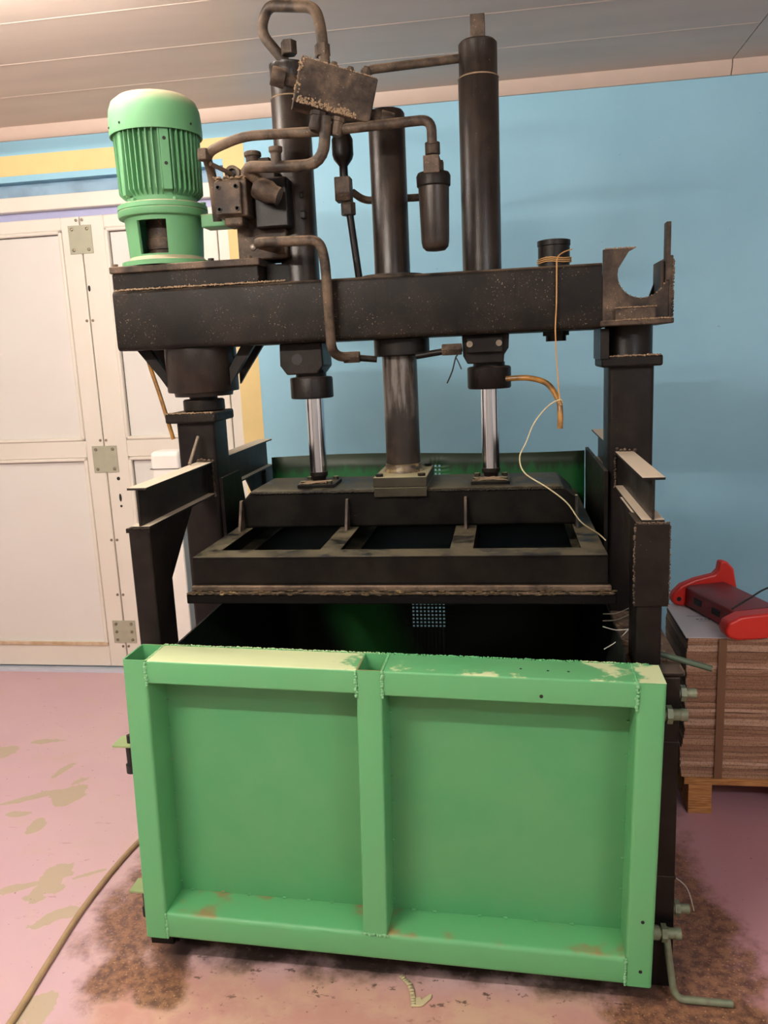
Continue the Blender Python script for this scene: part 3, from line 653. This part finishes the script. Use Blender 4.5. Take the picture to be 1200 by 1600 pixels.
mb = MB(); mb.cyl(.0255, 1.205, 1.44, (xc+.014, YC, 0), 40); mb.build('piston_rod', CHROME, c3, label='polished chrome rod')
mb = MB(); mb.lathe([(.020, 1.178), (.022, 1.19), (.027, 1.195), (.027, 1.206), (.024, 1.208)], (xc+.014, YC, 0), 24); mb.build('rod_eye', BLK, c3)
# centre guide
c2 = thing('guide_ram', 'middle black ram through the crossbeam with a thick oil-smeared rod standing on the pale block', 'ram', (-.312, YC, 1.203))
xc = -.315
mb = MB(); mb.lathe([(.0505, 1.60), (.0505, 2.19), (.045, 2.198)], (xc, YC, 0), 48); mb.build('barrel', TUBE, c2)
mb = MB(); mb.lathe([(.0505, 1.757), (.09, 1.757), (.09, 1.763), (.0505, 1.765)], (xc, YC, 0), 40, caps=False); mb.build('top_ring', DUSTY, c2)
mb = MB(); mb.lathe([(.075, 1.587), (.08, 1.585), (.08, 1.542), (.075, 1.538), (.045, 1.538)], (xc+.018, YC, 0), 40); mb.build('lower_bush', BLK, c2)
mb = MB(); mb.cyl(.0505, 1.22, 1.54, (xc+.010, YC, 0), 48); mb.build('ram_rod', DIRTYROD, c2, label='scratched grey rod with dark oil')
mb = MB(); mb.lathe([(.060, 1.203), (.055, 1.212), (.053, 1.226), (.050, 1.228)], (xc+.010, YC, 0), 40); mb.build('rod_collar', GUNK, c2)

# ------------------------------------------------------------------ motor
mo = thing('electric_motor', 'light green ribbed electric motor standing upright on the left end of the crossbeam', 'motor', (-.982, YC, 1.822))
mx = -.982
mb = MB(); mb.lathe([(.130, 1.823), (.130, 1.836), (.112, 1.841), (.105, 1.85)], (mx, YC, 0), 48, caps=False); mb.build('base_flange', MOT, mo)
# bell housing with windows
mb = MB(); B = mb.bm; n = 72; zs_ = [1.838, 1.854, 1.912, 1.945, 1.957]; rs = [.104, .106, .109, .111, .113]
def house(off):
    return [[B.verts.new((mx+(r-off)*math.cos(2*math.pi*i/n), YC+(r-off)*math.sin(2*math.pi*i/n), z)) for i in range(n)] for r, z in zip(rs, zs_)]
A1, A2 = house(0), house(.009)
win = set()
for c_ in (272, 92): 
    for i in range(n):
        a = (i+.5)*360/n
        if abs((a-c_+180) % 360-180) < 23: win.add(i)
for j in range(4):
    for i in range(n):
        k = (i+1) % n; hole = (j == 1 or j == 2) and i in win
        if not hole:
            for L in (A1, A2):
                f = B.faces.new((L[j][i], L[j][k], L[j+1][k], L[j+1][i])); f.smooth = True
        elif (j == 1): B.faces.new((A1[1][i], A1[1][k], A2[1][k], A2[1][i]))
        if hole and j == 2: B.faces.new((A1[3][i], A1[3][k], A2[3][k], A2[3][i]))
        if hole and ((i-1) % n) not in win: B.faces.new((A1[j][i], A1[j+1][i], A2[j+1][i], A2[j][i]))
        if hole and k not in win: B.faces.new((A1[j][k], A1[j+1][k], A2[j+1][k], A2[j][k]))
mb.build('bell_housing', MOT, mo)
mb = MB(); mb.lathe([(.052, 1.825), (.052, 1.87), (.056, 1.872), (.056, 1.90), (.052, 1.902), (.052, 1.955)], (mx, YC, 0), 32); mb.build('coupling', DUSTY, mo)
mb = MB(); mb.lathe([(.112, 1.957), (.126, 1.959), (.128, 1.963), (.128, 1.976), (.126, 1.978), (.128, 1.980), (.127, 1.992), (.122, 1.995), (.10, 1.997), (.097, 2.02)], (mx, YC, 0), 56); mfl = mb.build('mounting_flange', MOT, mo)
for a in (250, 310, 10, 70, 130, 190):
    mb = MB(); hexbolt(mb, (mx+.117*math.cos(R(a)), YC+.117*math.sin(R(a)), 1.994), .009, .008); mb.build('bolt', MOT, mfl)
mb = MB(); mb.lathe([(.097, 2.0), (.100, 2.02), (.103, 2.03), (.103, 2.205)], (mx, YC, 0), 48); mb.build('stator_body', MOT, mo)
mb = MB()
for k in range(44):
    a = 360*k/44
    if abs((a-302+180) % 360-180) < 7: continue
    m = Matrix.Translation((mx, YC, 0)) @ Matrix.Rotation(R(a), 4, 'Z')
    mb.prism([(.098, 2.012), (.108, 2.016), (.1185, 2.026), (.1215, 2.20), (.098, 2.20)], -.0016, .0016, 'xz', m=m)
mb.build('cooling_fin', MOT, mo)
m = Matrix.Translation((mx, YC, 0)) @ Matrix.Rotation(R(302), 4, 'Z')
mb = MB(); mb.box(.098, .119, -.013, .013, 2.022, 2.20, m=m); st = mb.build('mounting_strip', MOT, mo, bevel=.002)
mb = MB()
for z in (2.155, 2.09): mb.cyl(.005, .1185, .1197, (0, 0, z), 12, 'x', m=m)
mb.build('screw_hole', DARK, st)
m = Matrix.Translation((mx, YC, 0)) @ Matrix.Rotation(R(236), 4, 'Z'); mb = MB(); mb.box(.10, .1225, -.008, .008, 2.012, 2.19, m=m); mb.build('mounting_strip', MOT, mo, bevel=.002)
mb = MB(); mb.lathe([(.120, 2.186), (.126, 2.180), (.1295, 2.180), (.1300, 2.19), (.1285, 2.228), (.126, 2.250), (.118, 2.270), (.100, 2.284), (.07, 2.292), (.03, 2.295), (.005, 2.296)], (mx, YC, 0), 64); fc = mb.build('fan_cover', MOT, mo)
mb = MB()
for a in (245, 215, 340): mb.blob((mx+.1295*math.cos(R(a)), YC+.1295*math.sin(R(a)), 2.20), .004)
mb.build('screw', DARK, fc)

# ------------------------------------------------------------------ pump and valve group behind/right of the motor
pv = thing('pump_valve_block', 'dark dusty hydraulic pump with square valve block, right of the green motor', 'hydraulic pump', (-.70, 2.36, 1.822))
mb = MB(); mb.box(-.742, -.60, 2.31, 2.44, 1.823, 1.96); mb.cyl(.05, 1.823, 1.90, (-.62, 2.38, 0)); pb = mb.build('pump_body', DUSTY, pv, bevel=.004)
mb = MB(); mb.lathe([(.009, 0), (.009, -.004), (.005, -.006)], (-.698, 2.31, 1.856), 14, 'y'); mb.build('plug', STEEL, pb)
mb = MB(); mb.box(-.768, -.680, 2.225, 2.45, 1.928, 2.022); vb = mb.build('valve_body', DUSTY, pv, bevel=.004)
mb = MB(); mb.box(-.764, -.692, 2.208, 2.224, 1.932, 2.014); vc = mb.build('cover_plate', DUSTY, pv, bevel=.003)
for x in (-.752, -.703):
    for z in (1.945, 2.001):
        mb = MB(); mb.lathe([(.0065, 0), (.0065, -.003), (.0045, -.003), (.0045, .002)], (x, 2.208, z), 14, 'y'); mb.build('bolt', DARK, vc)
mb = MB(); mb.box(-.75, -.70, 2.23, 2.30, 1.905, 1.93); mb.build('valve_foot', DUSTY, pv, bevel=.006)
mb = MB(); mb.box(-.675, -.58, 2.27, 2.42, 1.90, 2.03); mb.box(-.60, -.545, 2.33, 2.40, 1.925, 1.95); mb.box(-.60, -.55, 2.33, 2.40, 1.98, 2.0); mb.build('solenoid_body', BLK, pv, bevel=.005)
mb = MB(); mb.box(-.745, -.62, 2.30, 2.42, 2.022, 2.058); mb.build('subplate', DUSTY, pv, bevel=.003)
for x, z in ((-.727, 2.045), (-.682, 2.043)):
    mb = MB(); mb.lathe([(.021, 0), (.021, -.03), (.013, -.03), (.013, -.012)], (x, 2.29, z), 24, 'y'); so = mb.build('port_socket', DUSTY, pv)
    mb = MB(); mb.cyl(.011, -.018, -.010, (x, 2.29, z), 16, 'y'); mb.build('port_hole', DARK, so)
mb = MB(); mb.box(-.70, -.645, 2.35, 2.42, 2.07, 2.10, m=None); mb.cyl(.02, 2.055, 2.112, (-.695, 2.36, 0)); mb.lathe([(.024, 2.105), (.024, 2.118), (.018, 2.12)], (-.695, 2.36, 0), 18); mb.build('adjusting_knob', DUSTY, pv, bevel=.003)
mb = MB(); mb.lathe([(.027, 0), (.03, .01), (.03, .04), (.024, .055), (.024, .07)], (0, 0, 0), 18, 'x', m=Matrix.Translation((-.655, 2.23, 2.0)) @ Matrix.Rotation(R(25), 4, 'Y')); mb.build('pipe_union', DUSTY, pv)
mb = MB()
for _ in range(130): mb.blob((random.uniform(-.765, -.665), random.uniform(2.215, 2.30), 2.024+random.uniform(0, .005)), random.uniform(.002, .006), (1.4, 1, .6))
mb.build('sawdust', CREAMDUST, pv)
mb = MB(); mb.tube([(-.765, 2.20, 2.06), (-.727, 2.265, 2.043)], .006, 8); mb.build('bleed_screw', DUSTY, pv)
mb = MB(); mb.box(-.80, -.766, 2.33, 2.40, 1.95, 2.0); mb.box(-.86, -.74, 2.35, 2.42, 1.925, 1.962); mb.build('side_flange', MOT, pv, bevel=.004, label='green painted side flange')

# ------------------------------------------------------------------ manifold
mf = thing('valve_manifold', 'tilted rectangular dust-caked manifold block between the left cylinder and the ram', 'manifold block', (-.408, 2.155, 2.197), (0, R(14.5), R(20)), local=True)
mb = MB(); mb.box(-.098, .098, 0, .075, -.054, .054); mb.build('block', DUSTY, mf, bevel=.003)
mb = MB(); mb.cyl(.016, -.128, -.098, (0, .03, .0), 6, 'x'); mb.lathe([(.021, -.162), (.023, -.158), (.023, -.128), (.016, -.126)], (0, .03, 0), 20, 'x'); mb.build('end_plug', DUSTY, mf)
mb = MB(); mb.cyl(.018, .098, .125, (0, .03, -.028), 6, 'x'); mb.lathe([(.022, .125), (.023, .128), (.023, .158), (.018, .160)], (0, .03, -.028), 20, 'x'); mb.build('end_plug', DUSTY, mf)
for x in (-.015, .028, .068):
    mb = MB(); mb.cyl(.012, .054, .066 if x < .05 else .078, (x, .03, 0), 8); mb.cyl(.008, .06, .072 if x < .05 else .084, (x, .03, 0), 8); mb.build('screw_plug', DUSTY, mf)
for x, r_, h_ in ((-.030, .019, .03), (.022, .016, .028)):
    mb = MB(); mb.lathe([(r_*1.15, -.054), (r_*1.15, -.064), (r_, -.065), (r_, -.064-h_), (r_*.75, -.07-h_)], (x, .03, 0), 8); mb.build('union_nut', DUSTY, mf)
mb = MB()
for x, z in ((.088, .044), (-.088, -.04)): mb.lathe([(.004, 0), (.004, -.0008)], (x, 0, z), 12, 'y')
mb.build('screw_hole', DARK, mf)
mb = MB()
for _ in range(260): mb.blob((random.uniform(-.09, .06), -.001, -.052+abs(random.gauss(0, .008))), random.uniform(.0012, .0035))
for _ in range(120): mb.blob((random.uniform(-.1, -.09), random.uniform(-.002, .03), random.uniform(-.05, .054)), random.uniform(.0015, .0045))
for _ in range(90): mb.blob((random.uniform(-.095, .095), random.uniform(0, .004), .055), random.uniform(.001, .003))
mb.build('sawdust', CREAMDUST, mf)

# ------------------------------------------------------------------ pipes (each its own thing)
def pipe(label, pts, r, rad=.05, mat=None, fit=()):
    m = MB(); m.tube(fillet(pts, rad, 6), r, 16); o = m.build('hydraulic_pipe', mat or PIPE); tag(o, label, 'pipe')
    for c, rr, h, ax in fit:
        m = MB(); m.lathe([(rr*.9, -h/2), (rr, -h/2+.002), (rr, h/2-.002), (rr*.9, h/2)], c, 6, ax); m.build('union_nut', DUSTY, o)
    return o
pipe('long dusty pipe running level from beside the motor to the oil filter', [(-.792, 2.30, 1.93), (-.790, 2.28, 2.05), (-.778, 2.20, 2.088), (-.67, 2.19, 2.118), (-.44, 2.19, 2.113), (-.176, 2.19, 2.119), (-.176, 2.19, 2.06)], .0125, .04, fit=(((-.780, 2.20, 2.083), .019, .028, 'z'),))
pipe('looped pipe arching above the left cylinder down to the manifold block', [(-.588, 2.38, 2.345), (-.655, 2.38, 2.43), (-.625, 2.36, 2.485), (-.475, 2.27, 2.435), (-.452, 2.22, 2.37), (-.445, 2.21, 2.275)], .0145, .05, fit=(((-.45, 2.215, 2.31), .020, .03, 'z'), ((-.572, 2.36, 2.375), .022, .035, 'z')))
pipe('straight thin pipe from the manifold block to the top of the tallest cylinder', [(-.36, 2.29, 2.27), (-.34, 2.30, 2.282), (-.10, 2.375, 2.312)], .0115, .02)
pipe('u-bent dusty pipe from under the manifold block to the valve block beside the motor', [(-.628, 2.24, 1.995), (-.675, 2.19, 2.045), (-.60, 2.175, 2.034), (-.452, 2.160, 2.026), (-.440, 2.165, 2.14)], .0145, .055)
m = MB(); m.lathe([(.014, 2.035), (.014, 2.065), (.018, 2.07), (.018, 2.08), (.010, 2.082)], (-.578, 2.172, 0), 16); tag(m.build('pipe_stub', PIPE), 'short capped stub standing up from the u-bent pipe before the left cylinder', 'pipe fitting')
pipe('dust-topped pipe bending over the crossbeam front and down to the left gland', [(-.62, 2.30, 1.845), (-.665, 2.21, 1.855), (-.485, 2.21, 1.850), (-.474, 2.215, 1.80), (-.473, 2.235, 1.56), (-.46, 2.28, 1.543), (-.43, 2.30, 1.543)], .0135, .03)
pipe('short level pipe under the crossbeam from the left gland to the ram bush', [(-.455, 2.30, 1.543), (-.36, 2.31, 1.532)], .009, .02, BLK, fit=(((-.43, 2.30, 1.541), .018, .045, 'x'),))
pipe('short level pipe under the crossbeam between the ram bush and the right gland', [(-.25, 2.32, 1.536), (-.12, 2.31, 1.552)], .009, .02, BLK, fit=(((-.148, 2.31, 1.55), .018, .055, 'x'),))
pipe('thin black vertical pipe rising from the crossbeam left of the ram', [(-.415, 2.40, 1.757), (-.435, 2.40, 1.955)], .0105, .02, BLK, fit=(((-.437, 2.40, 1.955), .021, .035, 'z'),))
pipe('level pipe passing behind the ram to the foot of the oil filter', [(-.428, 2.43, 2.005), (-.40, 2.46, 1.985), (-.17, 2.46, 1.982), (-.17, 2.40, 1.982)], .0105, .03)
fv = thing('flow_valve', 'small square flow valve with domed top on the thin vertical pipe', 'valve', (-.445, 2.40, 1.97))
mb = MB(); mb.box(-.470, -.425, 2.378, 2.422, 1.975, 2.040); mb.build('body', DUSTY, fv, bevel=.003)
mb = MB(); mb.lathe([(.012, 2.04), (.012, 2.07), (.026, 2.088), (.030, 2.10), (.030, 2.14), (.018, 2.165)], (-.445, 2.40, 0), 20); mb.build('dome_nut', BLK, fv)

# ------------------------------------------------------------------ oil filter
fl_ = thing('oil_filter', 'black cup-shaped oil filter hanging from the level pipe between ram and right cylinder', 'oil filter', (-.176, 2.20, 1.80))
fx, fy = -.176, 2.20
mb = MB(); mb.lathe([(.010, 1.802), (.025, 1.804), (.033, 1.812), (.036, 1.825), (.0395, 1.96), (.0395, 1.965)], (fx, fy, 0), 40); mb.build('bowl', TUBE, fl_)
mb = MB(); mb.lathe([(.039, 1.958), (.043, 1.962), (.044, 1.985), (.040, 1.993), (.01, 1.993)], (fx, fy, 0), 32); mb.build('head', BLK, fl_)
mb = MB(); mb.box(fx-.021, fx+.019, fy-.045, fy+.02, 1.986, 2.028); mb.box(fx+.015, fx+.026, fy-.01, fy+.02, 1.986, 2.022); mb.build('port_block', DUSTY, fl_, bevel=.002)
mb = MB(); mb.lathe([(.014, 2.028), (.014, 2.036), (.019, 2.038), (.019, 2.066), (.013, 2.068)], (fx, fy, 0), 12); mb.build('union_nut', DUSTY, fl_)

# ------------------------------------------------------------------ hoses, strings
mb = MB(); mb.tube(smooth_path([(0.0, 2.34, 1.462), (.06, 2.32, 1.463), (.11, 2.29, 1.447), (.138, 2.262, 1.405), (.143, 2.25, 1.37), (.142, 2.245, 1.327)], 8), .0078, 14)
h = mb.build('bent_hose', TUBEY); tag(h, 'short bent amber plastic hose sticking out right of the right gland', 'hose')
mb = MB(); mb.tube(smooth_path([(-1.07, 2.36, 1.585), (-1.058, 2.36, 1.53), (-1.035, 2.36, 1.44), (-1.008, 2.36, 1.318)], 6), .0062, 12); tag(mb.build('bleed_hose', TUBEY), 'straight amber hose slanting down beside the left sleeve', 'hose')
mb = MB(); mb.tube(smooth_path([(.18, 2.33, 1.80), (.155, 2.30, 1.79), (.137, 2.255, 1.772), (.135, 2.252, 1.74), (.134, 2.25, 1.66), (.131, 2.25, 1.585), (.136, 2.25, 1.48), (.142, 2.242, 1.40), (.146, 2.236, 1.392)], 6), .0019, 6)
for a in range(3): mb.tube([(.136+.046*math.cos(R(t_)), YC+.046*math.sin(R(t_)), 1.772+.005*a+.002*math.sin(t_)) for t_ in range(0, 370, 20)], .0016, 5)
tag(mb.build('hanging_string', STRING), 'tan string tied round the filler cap, hanging over the crossbeam to the amber hose', 'string')
mb = MB(); mb.tube(smooth_path([(.148, 2.236, 1.397), (.142, 2.232, 1.406), (.11, 2.23, 1.39), (.073, 2.20, 1.35), (.05, 2.18, 1.30), (.032, 2.15, 1.264), (.045, 2.13, 1.225), (.10, 2.11, 1.19), (.15, 2.10, 1.15), (.185, 2.10, 1.10), (.232, 2.126, 1.062), (.25, 2.12, 1.045)], 7), .0018, 6)
tag(mb.build('loose_string', STRINGP), 'pale loose string curving from the amber hose down to the right end of the platen', 'string')
mb = MB(); mb.tube(smooth_path([(-.132, 2.30, 1.535), (-.138, 2.295, 1.525), (-.148, 2.295, 1.49), (-.163, 2.295, 1.458)], 6), .002, 6); mb.tube(smooth_path([(-.138, 2.295, 1.53), (-.13, 2.292, 1.515), (-.122, 2.292, 1.495)], 5), .0016, 6)
tag(mb.build('black_string', DARK), 'short black string dangling left of the right gland', 'string')
mb = MB(); mb.tube(smooth_path([(-1.20, 1.30, .008), (-1.203, 1.54, .008), (-1.219, 1.716, .008), (-1.236, 1.97, .008), (-1.215, 2.28, .008), (-1.12, 2.6, .008), (-1.0, 2.8, .008)], 10), .0085, 12)
tag(mb.build('floor_cable', HOSE), 'thick tan cable running over the pink floor left of the gate', 'cable')
mb = MB(); mb.tube(fillet([(.358, 1.79, .17), (.362, 1.775, .12), (.372, 1.755, .03), (.385, 1.748, .012), (.505, 1.745, .012)], .04, 6), .0085, 12)
tag(mb.build('clamp_lever', GREYG), 'bent grey-green lever bar reaching the floor right of the gate bottom', 'lever')
mb = MB(); mb.tube(smooth_path([(.39, 2.2, .02), (.44, 2.2, .03), (.485, 2.16, .02), (.49, 2.08, .004)], 6), .0016, 6); tag(mb.build('steel_wire', WIRE), 'thin curved wire on the stained floor right of the press', 'wire')
# offcut on the floor
oc = thing('cable_tie_offcut', 'cream curved plastic strip with a notched end lying before the gate', 'plastic scrap', (-.25, 1.71, 0))
mb = MB(); P = smooth_path([(-.285, 1.765, .004), (-.262, 1.74, .008), (-.250, 1.71, .006), (-.243, 1.675, .004)], 5)
for a, b_ in zip(P, P[1:]):
    d_ = (b_-a).normalized(); s_ = Vector((-d_.y, d_.x, 0))*.0055; up_ = Vector((0, 0, .002))
    vs = [mb.bm.verts.new(q) for q in (a-s_, a+s_, b_+s_, b_-s_)]; mb.bm.faces.new(vs)
o = mb.build('strip', STRINGP, oc); md = o.modifiers.new('solid', 'SOLIDIFY'); md.thickness = .003
mb = MB(); mb.prism([(-.250, 1.672), (-.243, 1.70), (-.228, 1.702), (-.226, 1.694), (-.206, 1.716), (-.202, 1.712), (-.204, 1.700), (-.222, 1.676)], .002, .006, 'xy'); mb.build('notched_end', STRINGP, oc, bevel=.001)

# ------------------------------------------------------------------ pallet, cardboard, red dispenser
pal = thing('wooden_pallet', 'low pine pallet under the cardboard stack right of the press', 'pallet', (.96, 2.86, 0))
for x in (.577, .89, 1.20):
    for y in (2.58, 2.83, 3.10):
        mb = MB(); mb.box(x, x+.075, y, y+.09, .015, .105); mb.build('block', WOOD, pal, bevel=.002)
for x in (.577, .89, 1.20):
    mb = MB(); mb.box(x, x+.076, 2.578, 3.2, 0, .015); mb.build('bottom_board', WOOD, pal, bevel=.001)
for y in (2.576, 2.72, 2.87, 3.02, 3.12):
    mb = MB(); mb.box(.562, 1.36, y, y+.09, .105, .129); mb.build('deck_board', WOOD, pal, bevel=.002)
N = 42; z = .129; hh = (.611-.129)/N; proto = []
for k in range(3):
    m = MB(); xs_ = [-.41+.0315*i for i in range(27)]; B = m.bm
    ph = random.uniform(0, 6)
    def w(x, y): return .0012*math.sin(x*14+ph)+.0008*math.sin(x*31+ph*2)
    ys = [-.175, -.172, .172, .175]; th = hh*.95
    L = [[[B.verts.new((x, y, (0 if t == 0 else th)+w(x, y))) for y in ys] for x in xs_] for t in (0, 1)]
    nx, ny = len(xs_), len(ys)
    for i in range(nx-1):
        for j in range(ny-1):
            B.faces.new((L[0][i][j], L[0][i+1][j], L[0][i+1][j+1], L[0][i][j+1])); B.faces.new((L[1][i][j], L[1][i+1][j], L[1][i+1][j+1], L[1][i][j+1]))
    for i in range(nx-1):
        for j in (0, ny-1): B.faces.new((L[0][i][j], L[0][i+1][j], L[1][i+1][j], L[1][i][j]))
    for j in range(ny-1):
        for i in (0, nx-1): B.faces.new((L[0][i][j], L[0][i][j+1], L[1][i][j+1], L[1][i][j]))
    o = m.build('cardboard_sheet', CARD[k]); proto.append(o)
for k in range(N):
    i = random.choice((0, 0, 1, 2, 2)); o = proto[i] if (k < 3 and False) else proto[i].copy()
    COL.objects.link(o)
    zz = z+k*hh; shift = .012*math.exp(-((k-6)/5)**2)-.004*(k/N)
    o.location = (.968-shift+random.uniform(-.003, .003), 2.757+random.uniform(-.003, .003), zz+.0012)
    tag(o, 'brown corrugated cardboard sheet in the middle of the pallet stack', 'cardboard', 'cardboard sheets stacked on the pallet')
    if k == 0: o['label'] = 'lowest brown cardboard sheet, lying directly on the pallet boards'
for o in proto: bpy.data.objects.remove(o)
tp = thing('printed_sheet', 'greyish white printed sheet on top of the cardboard stack under the red dispenser', 'paper sheet', (.968, 2.757, .6125))
mb = MB(); mb.box(.556, 1.38, 2.58, 2.935, .6125, .6150); mb.build('sheet', PAPER, tp)
mb = MB()
for k in range(5): mb.box(.625+k*.013, .634+k*.013, 2.755, 2.762, .6150, .6153)
mb.box(.60, .66, 2.79, 2.793, .6150, .6153); mb.box(.63, .665, 2.74, 2.743, .6150, .6153); mb.build('print', INK, tp)
mb = MB(); mb.box(.655, .680, 2.5745, 2.5760, .129, .612); tag(mb.build('packing_tape', TAPE), 'vertical band of brown tape down the front of the cardboard stack', 'tape')

rd = thing('tape_dispenser', 'red strapping dispenser with two curved end cheeks lying on the cardboard stack', 'dispenser', (.612, 2.915, .6155), (0, 0, R(9)), local=True)
# local x: along the cheeks, local -y towards the viewer
def cheek(pts, y0, y1, name, lab):
    m = MB(); m.prism(pts, y0, y1, 'xz'); return m.build(name, RED, rd, bevel=.008, seg=3, label=lab)
PA = [(-.045, .028), (-.035, .008), (-.01, 0), (.03, .002), (.20, .002), (.175, .13), (.150, .158), (.125, .160), (.120, .128), (.105, .112), (.04, .098), (-.01, .078), (-.038, .050)]
ck = cheek(PA, -.015, .020, 'rear_cheek', 'rear curved red cheek with a hooked tip')
mb = MB(); mb.cyl(.008, -.0165, -.015, (-.018, 0, .028), 14, 'y'); mb.build('screw_hole', DARK, ck)
PB = [(-.050, .030), (-.040, .010), (-.01, 0), (.05, 0), (.26, .012), (.26, .095), (.06, .082), (.0, .078), (-.04, .058)]
PB = [(x+.045, z) for x, z in PB]
cheek(PB, -.375, -.315, 'front_cheek', 'front bright red cheek')
mb = MB(); mb.prism([(.0, .006), (.145, .006), (.150, .078), (.135, .085), (.015, .078), (.002, .070)], -.315, -.015, 'xz', m=Matrix(((1, -.15, 0, 0), (0, 1, 0, 0), (0, 0, 1, 0), (0, 0, 0, 1)))); ch = mb.build('channel_body', REDM, rd, bevel=.004, label='dark red folded steel body')
mb = MB()
for y in (-.10, -.21): mb.box(-.0015, .002, y-.022, y+.022, .03, .05, m=Matrix(((1, -.15, 0, 0), (0, 1, 0, 0), (0, 0, 1, 0), (0, 0, 0, 1))))
mb.build('slot', DARK, ch)
mb = MB(); mb.tube(smooth_path([(.688, 2.565, .715), (.75, 2.60, .74), (.82, 2.66, .755), (.95, 2.75, .76), (1.05, 2.80, .70)], 6), .003, 8); tag(mb.build('thin_cable', DARK), 'thin dark cable rising from the red dispenser towards the right', 'cable')

for o in bpy.data.objects:
    if o.name.split('.')[0] in ('sawdust', 'grease_build_up', 'wood_splinter'): o['kind'] = 'stuff'
